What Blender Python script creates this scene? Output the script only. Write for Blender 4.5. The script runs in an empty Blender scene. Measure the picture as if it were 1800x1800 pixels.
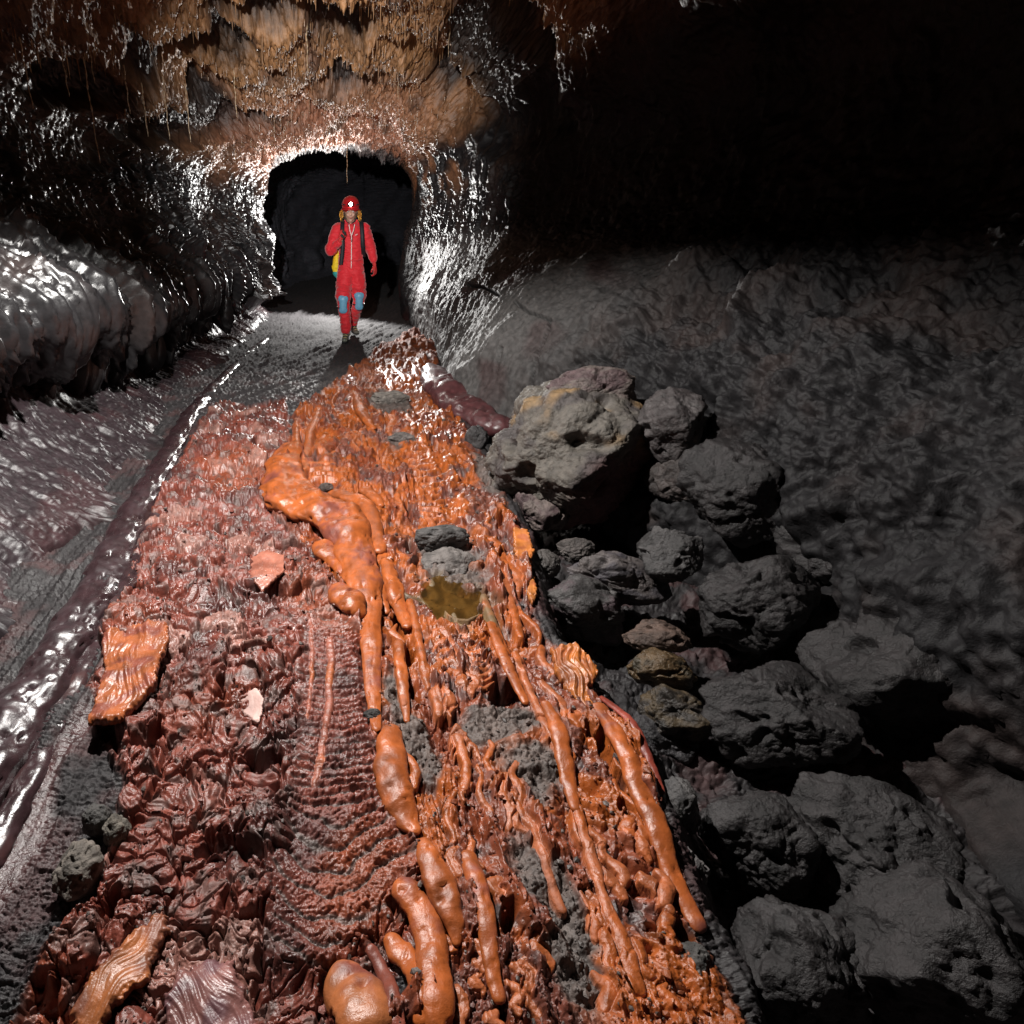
import bpy, bmesh, math, random
import numpy as np
from mathutils import Vector, Matrix
random.seed(7)
C = bpy.context.scene.collection
# ------------------------------------------------------------------ camera
F, PITCH, CH = 1050.0, math.radians(26.9), 1.65      # focal (in 1800ths of the frame), tilt down, height
CP, SP = math.cos(PITCH), math.sin(PITCH)
cam = bpy.data.cameras.new('camera'); co = bpy.data.objects.new('camera', cam); C.objects.link(co)
co.location = (0, 0, CH); co.rotation_euler = (math.radians(90) - PITCH, 0, 0)
cam.sensor_width = 36; cam.lens = 21.0; cam.shift_x = 300/1800; cam.clip_start = .05; cam.clip_end = 300
bpy.context.scene.camera = co

def gp(px, py, z=0.0):
    """point of the level z seen at (px,py)"""
    u = (px-600)/F; v = (900-py)/F
    dy = CP + v*SP; dz = v*CP - SP
    t = (z-CH)/dz
    return (u*t, dy*t, z)
def mpp(px, py, z=0.0):
    """metres per pixel there"""
    x, y, _ = gp(px, py, z)
    return (y*CP + (CH-z)*SP)/F

# ------------------------------------------------------------------ noise
rng = np.random.RandomState(11)
ANG = rng.rand(256, 256).astype(np.float32)*2*np.pi
GX, GY = np.cos(ANG), np.sin(ANG)
OFX, OFY, RID = rng.rand(256, 256).astype(np.float32), rng.rand(256, 256).astype(np.float32), rng.rand(256, 256).astype(np.float32)
PERM = rng.permutation(256).astype(np.int32)
g3 = rng.randn(256, 3).astype(np.float32); g3 /= np.linalg.norm(g3, axis=1)[:, None]
def fade(t): return t*t*t*(t*(t*6-15)+10)
def n2(x, y, s=0):
    x = x + s*17.31; y = y - s*9.77
    xi = np.floor(x).astype(np.int32); yi = np.floor(y).astype(np.int32)
    xf = x-xi; yf = y-yi; u = fade(xf); v = fade(yf)
    def g(a, b):
        i = (xi+a) & 255; j = (yi+b) & 255
        return GX[i, j]*(xf-a) + GY[i, j]*(yf-b)
    a = g(0, 0); b = g(1, 0); c = g(0, 1); d = g(1, 1)
    return ((a+(b-a)*u) + ((c+(d-c)*u)-(a+(b-a)*u))*v)*1.45
def n3(x, y, z, s=0):
    x = x + s*13.7; y = y + s*5.3; z = z - s*7.9
    xi = np.floor(x).astype(np.int32); yi = np.floor(y).astype(np.int32); zi = np.floor(z).astype(np.int32)
    xf = x-xi; yf = y-yi; zf = z-zi; u = fade(xf); v = fade(yf); w = fade(zf)
    def g(a, b, c):
        h = PERM[(PERM[(PERM[(xi+a) & 255] + yi+b) & 255] + zi+c) & 255]
        gr = g3[h]
        return gr[..., 0]*(xf-a) + gr[..., 1]*(yf-b) + gr[..., 2]*(zf-c)
    r = []
    for c in (0, 1):
        p = g(0, 0, c); q = g(1, 0, c); p2 = g(0, 1, c); q2 = g(1, 1, c)
        p = p+(q-p)*u; p2 = p2+(q2-p2)*u; r.append(p+(p2-p)*v)
    return (r[0]+(r[1]-r[0])*w)*1.5
def fbm2(x, y, o=4, s=0, g=.5):
    r = 0; a = 1
    for k in range(o): r = r + a*n2(x*2**k, y*2**k, s+k); a *= g
    return r
def bil2(x, y, o=4, s=0, g=.5):
    r = 0; a = 1
    for k in range(o): r = r + a*np.abs(n2(x*2**k, y*2**k, s+k)); a *= g
    return r
def worley(x, y, s=0, jit=.9):
    x = x + s*3.17; y = y + s*7.13
    xi = np.floor(x).astype(np.int32); yi = np.floor(y).astype(np.int32)
    f1 = np.full(x.shape, 9, np.float32); f2 = f1.copy(); idd = np.zeros_like(f1); lx = np.zeros_like(f1); ly = np.zeros_like(f1)
    for a in (-1, 0, 1):
        for b in (-1, 0, 1):
            i = (xi+a) & 255; j = (yi+b) & 255
            dx = x-(xi+a+.5+(OFX[i, j]-.5)*jit); dy = y-(yi+b+.5+(OFY[i, j]-.5)*jit)
            d = np.sqrt(dx*dx+dy*dy)
            c = d < f1
            f2 = np.where(c, f1, np.minimum(f2, d)); f1 = np.where(c, d, f1)
            idd = np.where(c, RID[i, j], idd); lx = np.where(c, dx, lx); ly = np.where(c, dy, ly)
    return f1, f2, idd, lx, ly
def ss(a, b, x):
    t = np.clip((x-a)/(b-a), 0, 1); return t*t*(3-2*t)
def mix(a, b, t): return a+(b-a)*t
def seg_dist(X, Y, pts):
    """distance to a polyline with parameter; returns d, interpolation index"""
    D = np.full(X.shape, 1e9, np.float32); T = np.zeros(X.shape, np.float32)
    for k in range(len(pts)-1):
        ax, ay = pts[k][:2]; bx, by = pts[k+1][:2]
        vx, vy = bx-ax, by-ay; L = vx*vx+vy*vy+1e-12
        t = np.clip(((X-ax)*vx+(Y-ay)*vy)/L, 0, 1)
        d = np.hypot(X-ax-t*vx, Y-ay-t*vy)
        m = d < D; D = np.where(m, d, D); T = np.where(m, k+t, T)
    return D, T
def poly_sd(X, Y, poly):
    """signed distance, positive inside"""
    D, _ = seg_dist(X, Y, list(poly)+[poly[0]])
    ins = np.zeros(X.shape, bool); n = len(poly)
    for k in range(n):
        x0, y0 = poly[k][:2]; x1, y1 = poly[(k+1) % n][:2]
        if y0 == y1: continue
        c = ((y0 > Y) != (y1 > Y)) & (X < (x1-x0)*(Y-y0)/(y1-y0)+x0)
        ins ^= c
    return np.where(ins, D, -D)
def W(pts, z=0): return [gp(a, b, z)[:2] for a, b in pts]

# ------------------------------------------------------------------ materials
def rock(name, bump=.35, scale=160, spec=.5, rough_var=.25, coat=0.0, bd=.004):
    m = bpy.data.materials.new(name); m.use_nodes = True; nt = m.node_tree; N = nt.nodes; L = nt.links
    p = N['Principled BSDF']
    a = N.new('ShaderNodeAttribute'); a.attribute_name = 'col'
    r = N.new('ShaderNodeAttribute'); r.attribute_name = 'rgh'
    tc = N.new('ShaderNodeTexCoord')
    n1 = N.new('ShaderNodeTexNoise'); n1.inputs['Scale'].default_value = scale; n1.inputs['Detail'].default_value = 5; n1.inputs['Roughness'].default_value = .65
    nb = N.new('ShaderNodeTexNoise'); nb.inputs['Scale'].default_value = scale*.3; nb.inputs['Detail'].default_value = 4
    L.new(tc.outputs['Object'], n1.inputs['Vector']); L.new(tc.outputs['Object'], nb.inputs['Vector'])
    mr = N.new('ShaderNodeMapRange'); mr.inputs['From Min'].default_value = .3; mr.inputs['From Max'].default_value = .7
    mr.inputs['To Min'].default_value = .62; mr.inputs['To Max'].default_value = 1.3
    L.new(nb.outputs['Fac'], mr.inputs['Value'])
    vm = N.new('ShaderNodeVectorMath'); vm.operation = 'SCALE'
    L.new(a.outputs['Color'], vm.inputs[0]); L.new(mr.outputs['Result'], vm.inputs['Scale'])
    L.new(vm.outputs[0], p.inputs['Base Color'])
    rm = N.new('ShaderNodeMath'); rm.operation = 'MULTIPLY_ADD'; rm.inputs[1].default_value = rough_var; rm.use_clamp = True
    L.new(n1.outputs['Fac'], rm.inputs[0]); L.new(r.outputs['Fac'], rm.inputs[2]); L.new(rm.outputs[0], p.inputs['Roughness'])
    b = N.new('ShaderNodeBump'); b.inputs['Strength'].default_value = bump; b.inputs['Distance'].default_value = bd
    L.new(n1.outputs['Fac'], b.inputs['Height']); L.new(b.outputs['Normal'], p.inputs['Normal'])
    p.inputs['Specular IOR Level'].default_value = spec
    L.new(b.outputs['Normal'], p.inputs['Coat Normal'])
    if coat:
        p.inputs['Coat Weight'].default_value = coat; L.new(rm.outputs[0], p.inputs['Coat Roughness']); p.inputs['Coat Roughness'].default_value = .22
    return m
def plain(name, col, rough=.6, spec=.5, bump=0, scale=80, var=.15, emit=0, trans=0):
    m = bpy.data.materials.new(name); m.use_nodes = True; nt = m.node_tree; N = nt.nodes; L = nt.links
    p = N['Principled BSDF']; tc = N.new('ShaderNodeTexCoord')
    n = N.new('ShaderNodeTexNoise'); n.inputs['Scale'].default_value = scale; n.inputs['Detail'].default_value = 4
    L.new(tc.outputs['Object'], n.inputs['Vector'])
    mr = N.new('ShaderNodeMapRange'); mr.inputs['To Min'].default_value = 1-var*2; mr.inputs['To Max'].default_value = 1+var*2
    L.new(n.outputs['Fac'], mr.inputs['Value'])
    vm = N.new('ShaderNodeVectorMath'); vm.operation = 'SCALE'; vm.inputs[0].default_value = col
    L.new(mr.outputs['Result'], vm.inputs['Scale']); L.new(vm.outputs[0], p.inputs['Base Color'])
    p.inputs['Roughness'].default_value = rough; p.inputs['Specular IOR Level'].default_value = spec
    if bump:
        b = N.new('ShaderNodeBump'); b.inputs['Strength'].default_value = bump; b.inputs['Distance'].default_value = .004
        L.new(n.outputs['Fac'], b.inputs['Height']); L.new(b.outputs['Normal'], p.inputs['Normal'])
    if emit:
        p.inputs['Emission Color'].default_value = (1, .93, .78, 1); p.inputs['Emission Strength'].default_value = emit
    if trans:
        t = N.new('ShaderNodeBsdfTranslucent'); mx = N.new('ShaderNodeMixShader'); mx.inputs[0].default_value = trans
        L.new(vm.outputs[0], t.inputs['Color']); L.new(p.outputs[0], mx.inputs[1]); L.new(t.outputs[0], mx.inputs[2])
        L.new(mx.outputs[0], N['Material Output'].inputs['Surface'])
    return m
M = dict(bench=rock('bench_rock', .4, 60, .4, .25, 0, .004), bulge=rock('bulge_rock', .7, 70, .22, .3, 0, .008), floor=rock('floor_rock', .6, 75, .55, .28, .12, .006), wall=rock('wall_rock', .4, 60, .6, .18, 0.2, .004),
         ceil=rock('ceiling_rock', .8, 60, .7, .2, .2, .008), boulder=rock('boulder_rock', .8, 80, .5, .3, 0, .012), rope=rock('rope_rock', .75, 50, .5, .3, .15, .004))
# ------------------------------------------------------------------ object helpers
def tag(o, label=None, cat=None, group=None, kind=None):
    if label: o['label'] = label
    if cat: o['category'] = cat
    if group: o['group'] = group
    if kind: o['kind'] = kind
    return o
def mk(name, V, Q, mat, col=None, rgh=None, parent=None, smooth=True):
    """mesh from numpy arrays: verts (n,3), faces (m,3|4)"""
    me = bpy.data.meshes.new(name); V = np.ascontiguousarray(V, np.float32); Q = np.ascontiguousarray(Q, np.int32)
    k = Q.shape[1]; n = len(Q)
    me.vertices.add(len(V)); me.vertices.foreach_set('co', V.ravel())
    me.loops.add(n*k); me.loops.foreach_set('vertex_index', Q.ravel())
    me.polygons.add(n); me.polygons.foreach_set('loop_start', np.arange(0, n*k, k, dtype=np.int32))
    me.polygons.foreach_set('loop_total', np.full(n, k, np.int32))
    me.polygons.foreach_set('use_smooth', np.full(n, smooth, bool))
    me.update(calc_edges=True)
    if col is not None:
        c = me.attributes.new('col', 'FLOAT_COLOR', 'POINT'); cc = np.ones((len(V), 4), np.float32); cc[:, :3] = col
        c.data.foreach_set('color', cc.ravel())
        r = me.attributes.new('rgh', 'FLOAT', 'POINT'); r.data.foreach_set('value', (np.zeros(len(V), np.float32)+rgh).astype(np.float32))
    if mat: me.materials.append(mat)
    o = bpy.data.objects.new(name, me); C.objects.link(o)
    if parent: o.parent = parent
    return o
def gridq(nr, nc):
    i = np.arange(nr*nc, dtype=np.int32).reshape(nr, nc)
    return np.stack([i[:-1, :-1], i[:-1, 1:], i[1:, 1:], i[1:, :-1]], -1).reshape(-1, 4)
def submesh(name, V, Q, sel, mat, col, rgh):
    q = Q[sel]; u, inv = np.unique(q, return_inverse=True)
    return mk(name, V[u], inv.reshape(q.shape), mat, col[u], rgh[u])
def splus(*c): return np.array(c, np.float32)

# ================================================================== FLOOR
pxs = np.concatenate([np.arange(-700, -60, 8), np.arange(-60, 1250, 1.7), np.arange(1250, 1860, 3.), np.arange(1860, 2700, 12)])
pys = np.concatenate([[425, 435, 445, 455, 465, 475, 485, 495], np.arange(503, 760, 1.05), np.arange(760, 1860, 1.6), np.arange(1860, 2700, 12)])
PX, PY = np.meshgrid(pxs, pys)
u_ = (PX-600)/F; v_ = (900-PY)/F; t_ = -CH/(v_*CP-SP)
X = (u_*t_).astype(np.float32); Y = ((CP+v_*SP)*t_).astype(np.float32)
RED = [(380,712),(440,704),(500,698),(514,760),(505,800),(475,850),(475,905),(540,955),(590,1030),(640,1090),(660,1200),(668,1310),(680,1400),(745,1490),(775,1600),(700,1750),(560,1900),(400,2500),(-600,2500),(-300,1990),(0,1830),(60,1700),(110,1640),(190,1500),(215,1400),(205,1330),(168,1290),(165,1200),(190,1100),(250,930),(330,780)]
ORA = [(768,566),(700,590),(640,628),(600,660),(560,690),(515,722),(514,760),(505,800),(475,850),(475,905),(540,955),(590,1030),(640,1090),(660,1200),(668,1310),(680,1400),(745,1490),(775,1600),(700,1750),(560,1900),(400,2500),(1700,2500),(1330,1850),(1210,1580),(1140,1360),(1050,1200),(960,1110),(935,1040),(925,965),(900,900),(850,790),(812,740),(775,692),(770,640)]
RIB = [(545,1080),(600,1075),(650,1130),(660,1300),(672,1400),(735,1500),(700,1560),(640,1660),(560,1720),(470,1700),(470,1560),(500,1420),(520,1300),(520,1180)]
wob = .035*fbm2(X*6, Y*6, 4, 3)
sdR = poly_sd(X, Y, W(RED)) + wob
sdO = poly_sd(X, Y, W(ORA)) + .8*wob
sdB = poly_sd(X, Y, W(RIB)) + 1.2*wob
mO = ss(-.015, .02, sdO); mR = ss(-.015, .02, sdR)*(1-mO); mB = ss(-.03, .05, sdB)
# trench to the right of the orange flow
RT = [(768,566),(770,640),(775,692),(812,740),(850,790),(900,900),(925,965),(935,1040),(960,1110),(1050,1200),(1140,1360),(1210,1580),(1330,1850),(1500,2300),(6000,2300),(6000,640)]
sdT = poly_sd(X, Y, W(RT))
base = -.05*(1-np.clip(mO+mR, 0, 1)) - .42*ss(-.02, .30, sdT-.02)
base = base - .5*ss(-1.75, -2.3, X)*ss(12., 9., Y)
base += .03*fbm2(X*.8, Y*.8, 3, 40)
# red crumpled crust: cells with their own folds
wx = X+.05*fbm2(X*5, Y*5, 3, 1); wy = Y+.05*fbm2(X*5, Y*5, 3, 9)
f1, f2, cid, lx, ly = worley(wx*6.5, wy*6.5, 1)
an = cid*6.283*3; ca, sa = np.cos(an), np.sin(an)
la = lx*ca+ly*sa; lb = -lx*sa+ly*ca
hr = .060*(la*(cid-.3)) + .010*np.abs(n2(la*8+cid*50, lb*1.5+cid*9, 2)) + .038*ss(0, .12, f2-f1) + .018*(cid-.5)
f1b, f2b, cidb, lxb, lyb = worley(wx*17, wy*17, 4)
anb = cidb*19; lab = lxb*np.cos(anb)+lyb*np.sin(anb); lbb = -lxb*np.sin(anb)+lyb*np.cos(anb)
hr += .030*lab*(cidb-.4) + .020*ss(0, .14, f2b-f1b) + .004*np.abs(n2(lab*5+cidb*40, lbb*1.4, 5))
hr += .024*bil2(wx*9, wy*9, 5, 12, .56) + .07*fbm2(X*2.2, Y*2.2, 3, 30) - .06
pit = ss(.42, .66, n2(wx*5.2, wy*5.2, 77)+.25*n2(wx*21, wy*21, 78)); hr -= .09*pit
# ribbed strip
ph = (Y*33 + 26*np.maximum(0, Y-1.25) + 3.2*np.cos((X+.03)*7) + 1.3*fbm2(X*4, Y*4, 3, 21))
rib = np.abs(np.sin(ph*1.0*np.pi*.5+.6*n2(X*14, Y*14, 8)))
hb = .026*rib**.8*(.55+.6*np.abs(n2(X*9, Y*9, 3))) + .014*bil2(X*40, Y*48, 3, 22, .6) + .02*fbm2(X*2, Y*3, 2, 31) - .02
hr = mix(hr, hb, mB)
# orange ropy crust: elongated folds that run with the flow
sx = X+.07*n2(X*2.3, Y*1.2, 50)+.03*n2(X*7, Y*3, 51); sy = Y+.05*n2(X*3, Y*3, 52)
g1, g2, oid, ox, oy = worley(sx*11, sy*3.6, 7)
lob = np.sqrt(np.clip(1-(g1/.62)**2, 0, 1))
g1b, g2b, oidb, oxb, oyb = worley(sx*24, sy*8.5, 9)
lobb = np.sqrt(np.clip(1-(g1b/.62)**2, 0, 1))
cross = ss(.0, .35, n2(X*2.1, Y*1.7, 60))             # places where the folds run across the flow
arc = Y*15+5*np.abs(X-.45-.1*n2(X*0, Y*1.5, 5))*2+1.2*n2(X*5, Y*5, 61)
ho = .034*lob*(.4+oid) + .018*lobb*(.3+oidb)
hx = .026*np.abs(np.sin(arc*np.pi))**.6*(.5+np.abs(n2(X*6, Y*6, 62)))
crumb = ss(-.1, .35, n2(X*3.1, Y*2.2, 66)); wr1 = np.clip(1-1.7*np.abs(n2(sx*19, sy*4.2, 56)), 0, 1)**1.5; wr2 = np.clip(1-1.6*np.abs(n2(sx*44, sy*11, 57)), 0, 1)**1.5
ho += .026*wr1*(.4+ss(-.2, .3, n2(X*2, Y*2, 58)))+.012*wr2
ho = ho*(1-.45*crumb) + crumb*(.022*np.abs(n2(sx*19, sy*15, 67))+.016*np.abs(n2(sx*40, sy*34, 68))+.010*np.abs(n2(sx*75, sy*70, 69)))
ho = mix(ho, hx+.4*ho, cross*.75) + .030*bil2(sx*12, sy*9, 5, 63, .5) + .05*fbm2(X*2.6, Y*1.8, 3, 64) - .05
pitO = ss(.42, .62, n2(sx*6.5, sy*3.5, 80)+.3*n2(sx*24, sy*18, 81))*ss(7.5, 4., Y); ho -= .10*pitO
# dark ropy floor far back, grooves that sweep with the flow; rough ribbed gutter on the left
s_ = X-.55*(Y-6)+.02*(Y-6)**2; q_ = Y+.5*X
hd = .045*np.abs(n2(s_*6, q_*.5, 70)) + .040*np.abs(n2(s_*20, q_*1.3, 71)) + .016*np.abs(n2(s_*16+q_*5, q_*13, 72)) + .024*bil2(X*22, Y*15, 3, 73)
hg = .020*bil2(X*22, Y*50, 3, 74, .6) + .030*np.abs(n2(X*17+.04*Y, Y*.9, 78)) + .010*np.abs(n2(X*9, Y*3, 75)) + .03*ss(.2, .5, n2(X*3, Y*2, 76))
hd = mix(hg, hd, ss(4.3, 5.6, Y))
ht = .09*bil2(X*4, Y*4, 4, 85) + .02*bil2(X*25, Y*25, 3, 86)
hd = mix(hd, ht, ss(0, .1, sdT))
# smooth red film over the gutter near the camera
film = ss(.15, .4, n2(X*3.3, Y*1.8, 90)+.12-.5*np.abs(X+.95)) * ss(1.9, 1.5, Y)*(1-mR)*(1-mO)*ss(-.45, -.6, X)
hd = mix(hd, .015*n2(X*4, Y*4, 91)+.02, film*.9)
H = base + mix(mix(hd, hr, mR), ho, mO)
# grey patches where the orange skin is missing
def blotch(cx, cy, rx, ry, rot=0, k=1.):
    x0, y0, _ = gp(cx, cy); m = mpp(cx, cy); ex = rx*m
    ey = abs(gp(cx, cy-ry)[1]-gp(cx, cy+ry)[1])/2
    c, s = math.cos(rot), math.sin(rot); dx = (X-x0); dy = (Y-y0)
    a = (dx*c+dy*s)/ex; b = (-dx*s+dy*c)/ey
    return ss(1.25, .7, np.sqrt(a*a+b*b)+.45*fbm2(X*9, Y*9, 3, 100))
gry = np.zeros_like(X)
for b in [(790,985,58,65,0),(683,702,38,20,.2),(705,770,26,12,0),(800,1060,60,45,.3),(880,1270,90,34,.2),(930,1340,45,60,.3),(700,1210,25,50,0),(960,1560,40,110,.35),(1010,1720,50,80,.3),(730,1300,30,60,.2),(860,830,22,40,0)]:
    gry = np.maximum(gry, blotch(*b))
H = mix(H, base+.05*bil2(X*8, Y*8, 5, 101, .6)-.04, gry*.85*mO)
# puddle basin
pud = blotch(797,1057,62,50,.5)
PZ = -.012
H = mix(H, PZ-.03+.05*n2(X*13, Y*13, 102), ss(.15, .7, pud))
# stamped ropes of solid lava --------------------------------------------------
ropemask = np.zeros_like(X)
def stamp(pts, k=.8, sink=.3):
    """pts: (px,py,r px) — a half-round cord on the crust"""
    global H, ropemask
    w = [gp(a, b)[:2] for a, b, r in pts]; R = np.array([r*mpp(a, b) for a, b, r in pts], np.float32)
    xs = [p[0] for p in w]; ys = [p[1] for p in w]; rm = R.max()*1.5
    sel = (X > min(xs)-rm) & (X < max(xs)+rm) & (Y > min(ys)-rm) & (Y < max(ys)+rm)
    if not sel.any(): return
    x, y = X[sel], Y[sel]; jx = x+.006*n2(x*22, y*22, 5); jy = y+.006*n2(x*22, y*22, 6)
    d, t = seg_dist(jx, jy, w); i = np.clip(t.astype(int), 0, len(R)-2); r = R[i]+(R[i+1]-R[i])*(t-i)
    q = d/np.maximum(r, 1e-4); m = ss(1.06, .94, q)
    hh = r*k*np.sqrt(np.clip(1-q*q, 0, 1)); b = base[sel]
    H[sel] = np.where(q < 1.3, mix(np.where(q < 1.3, H[sel]-.012*ss(1.3, 1., q), H[sel]), np.maximum(b+hh-.004, H[sel]*.25+(b+hh)*.75), m), H[sel])
    ropemask[sel] = np.maximum(ropemask[sel], m)
def arcs(x0, y0, x1, y1, n, w0, w1, bow, r):
    for k in range(n):
        t = (k+.5)/n; cx = x0+(x1-x0)*t+random.uniform(-4, 4); cy = y0+(y1-y0)*t; w = (w0+(w1-w0)*t)*random.uniform(.75, 1.1)
        P = []
        for j in range(7):
            s = -1+j/3; P.append((cx+s*w, cy-bow*(s*s)+random.uniform(-1.5, 1.5), r*(1.05-.75*s*s)*random.uniform(.8, 1.15)))
        stamp(P, .75)
arcs(700,745,745,800,6,30,38,2,4.2); arcs(742,805,768,925,12,34,20,6,6.0); arcs(560,812,575,842,4,34,26,-3,6)
arcs(815,1090,850,1215,13,30,26,14,4.6); arcs(770,1105,800,1190,5,16,20,-14,7); arcs(640,650,745,668,4,18,26,4,5); arcs(735,632,738,655,5,22,14,-8,3.4)
arcs(990,1150,1010,1185,4,34,40,-16,5); arcs(660,742,620,760,3,18,20,-4,5); arcs(800,1275,830,1320,4,12,20,-30,6)
rr = random.Random(5)
for k in range(120):                     # cords strewn over the orange crust, roughly with the flow
    py = 650+ (rr.random()**1.2)*1150; lo = np.interp(py, [640,730,850,950,1090,1300,1480,1800], [650,525,500,640,670,690,770,800]); hi = np.interp(py, [640,730,850,950,1090,1200,1360,1580,1800], [750,780,850,900,930,1020,1120,1190,1230])
    px = rr.uniform(lo, hi); s = np.interp(py, [640,900,1300,1800], [6,8,11,15]); L = rr.uniform(2, 7)*s
    sl = (px-600)/(py-367)+rr.uniform(-.25, .25)
    rr.random()
    P = []; n = 6; r0 = s*rr.uniform(.45, .95)
    gxy = gp(px, py); gi = int(np.argmin((X-gxy[0])**2+(Y-gxy[1])**2))
    if gry.flat[gi] > .3: continue
    for j in range(n):
        t = j/(n-1)-.5; P.append((px+sl*t*L+s*.7*math.sin(j*1.3+k), py+t*L, r0*(.45+.75*math.sin(math.pi*(j+.6)/(n+.4)))*rr.uniform(.8, 1.2)))
    stamp(P, rr.uniform(.6, .95))
RS = [[(579,1125,7),(583,1160,8),(577,1200,6),(579,1240,8),(570,1290,6),(563,1340,7),(552,1380,5)],[(546,1090,3),(549,1150,4),(547,1200,4),(540,1260,3)],
 [(430,980,3),(520,1010,3)],[(805,1300,9),(820,1350,10),(815,1390,7)],[(900,1400,6),(935,1460,8),(960,1530,9),(985,1600,10)],[(905,1150,8),(925,1200,8),(950,1260,8),(985,1330,10)],
 [(1015,1420,9),(1035,1500,10),(1060,1580,12),(1095,1660,14),(1120,1740,15)],[(720,1060,8),(732,1110,8),(745,1170,9),(752,1210,6)],[(700,1140,9),(706,1190,11),(712,1240,7)],[(765,1220,12),(772,1260,8)],
 [(882,1010,6),(900,1060,8),(915,1120,8)],[(850,1050,7),(868,1100,9),(890,1150,8)],[(620,690,5),(628,715,8),(640,735,7),(655,748,4)],[(790,640,5),(770,620,6)],[(560,720,7),(545,760,9),(540,800,7)],
 [(520,740,6),(522,790,8),(515,830,9)],[(650,1110,12),(655,1200,11),(660,1290,7)]]
for P in RS: stamp(P, .85)
# cracks
for P in [[(880,1262),(925,1258),(960,1266),(985,1268),(1010,1290),(1050,1292),(1078,1305)],[(470,905),(500,885),(540,862)],[(300,1010),(400,960),(440,945)],[(700,1262),(740,1268),(800,1272)],[(165,970),(215,1000)]]:
    w = W(P); xs = [p[0] for p in w]; ys = [p[1] for p in w]
    sel = (X > min(xs)-.05) & (X < max(xs)+.05) & (Y > min(ys)-.05) & (Y < max(ys)+.05)
    x, y = X[sel], Y[sel]; d, _ = seg_dist(x+.012*n2(x*25, y*25, 7), y+.012*n2(x*25, y*25, 8), w)
    H[sel] -= .05*ss(.007, .002, d)
# colours -----------------------------------------------------------------
def C3(*c): return np.array(c, np.float32)
def lay(col, c, m): return col+(c-col)*m[..., None]
col = np.zeros(X.shape+(3,), np.float32)+C3(.015, .012, .013)+C3(.01, .009, .010)*ss(4, 6, Y)[..., None]
v1 = fbm2(X*3, Y*3, 4, 110); v2 = fbm2(X*14, Y*14, 3, 111)
col = lay(col, C3(.05, .02, .02), ss(0, .5, v1)*.7*ss(7.8, 5.5, Y))
col = lay(col, C3(.045, .015, .015), film)
cr = lay(np.zeros_like(col)+C3(.21, .052, .034), C3(.10, .030, .024), ss(-.1, .5, v1)); cr = lay(cr, C3(.27, .064, .026), ss(.15, .6, n2(X*1.7, Y*1.7, 112))*.8)
cr = lay(cr, C3(.12, .095, .085), ss(.05, .45, v2)*.55*(1-mB)+mB*ss(.45, .15, rib)*.8)
cr = lay(cr, C3(.40, .21, .17), ss(.80, .9, cid)*.6*(1-mB))
col = lay(col, cr*.8, mR)
cor = lay(np.zeros_like(col)+C3(.36, .086, .017), C3(.23, .052, .020), ss(-.2, .4, v1))
cor = lay(cor, C3(.14, .045, .032), ss(-.05, .30, n2(X*5, Y*3, 113)+.4*v2)*.85*ss(8, 5, Y))
cor = lay(cor, C3(.10, .085, .085), ss(.05, .3, n2(X*16, Y*10, 114)+.3*v2)*(1-np.clip(lob*1.2+.6*wr1, 0, 1))*.9)
cor = lay(cor, C3(.11, .088, .078), gry*.95)
col = lay(col, cor*.85, mO)
rc = lay(np.zeros_like(col)+C3(.27, .085, .055), C3(.34, .082, .018), ss(-.06, .06, sdO))
rc = lay(rc, C3(.36, .10, .035), ss(0, .5, v1))
col = lay(col, rc, ropemask*.95)
col = lay(col, C3(.15, .10, .045), pud*.9)
rgh = mix(mix(.50, .22, mR), .20, mO)+.12*v2; rgh = rgh+.14*ss(-.1, .4, n2(X*4, Y*4, 119))+.42*ss(6., 8., Y); rgh = mix(rgh, .2, ropemask*.7); rgh = mix(rgh, .5, gry*mO); rgh = np.clip(mix(rgh, .14, film), .1, .8)
Vf = np.stack([X, Y, H], -1).reshape(-1, 3); Qf = gridq(*X.shape)[:, ::-1]
lab_ = np.where(mO > .5, 2, np.where(mR > .5, 1, 0)).reshape(-1)[Qf].max(axis=1)
colf = col.reshape(-1, 3); rf = rgh.reshape(-1)
for i, (nm, lb) in enumerate([('cave_floor', 'dark ropy basalt floor of the lava tube around the coloured flows'), ('red_lava_ground', 'crumpled maroon red lava crust filling the middle of the floor'), ('orange_lava_ground', 'glossy orange ropy lava crust running towards the helmeted walker')]):
    tag(submesh(nm, Vf, Qf, lab_ == i, M['floor'], colf, rf), lb, 'lava floor', kind='structure')
def floor_z(x, y):
    d = (X-x)**2+(Y-y)**2; return float(H.flat[int(np.argmin(d))])

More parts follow.
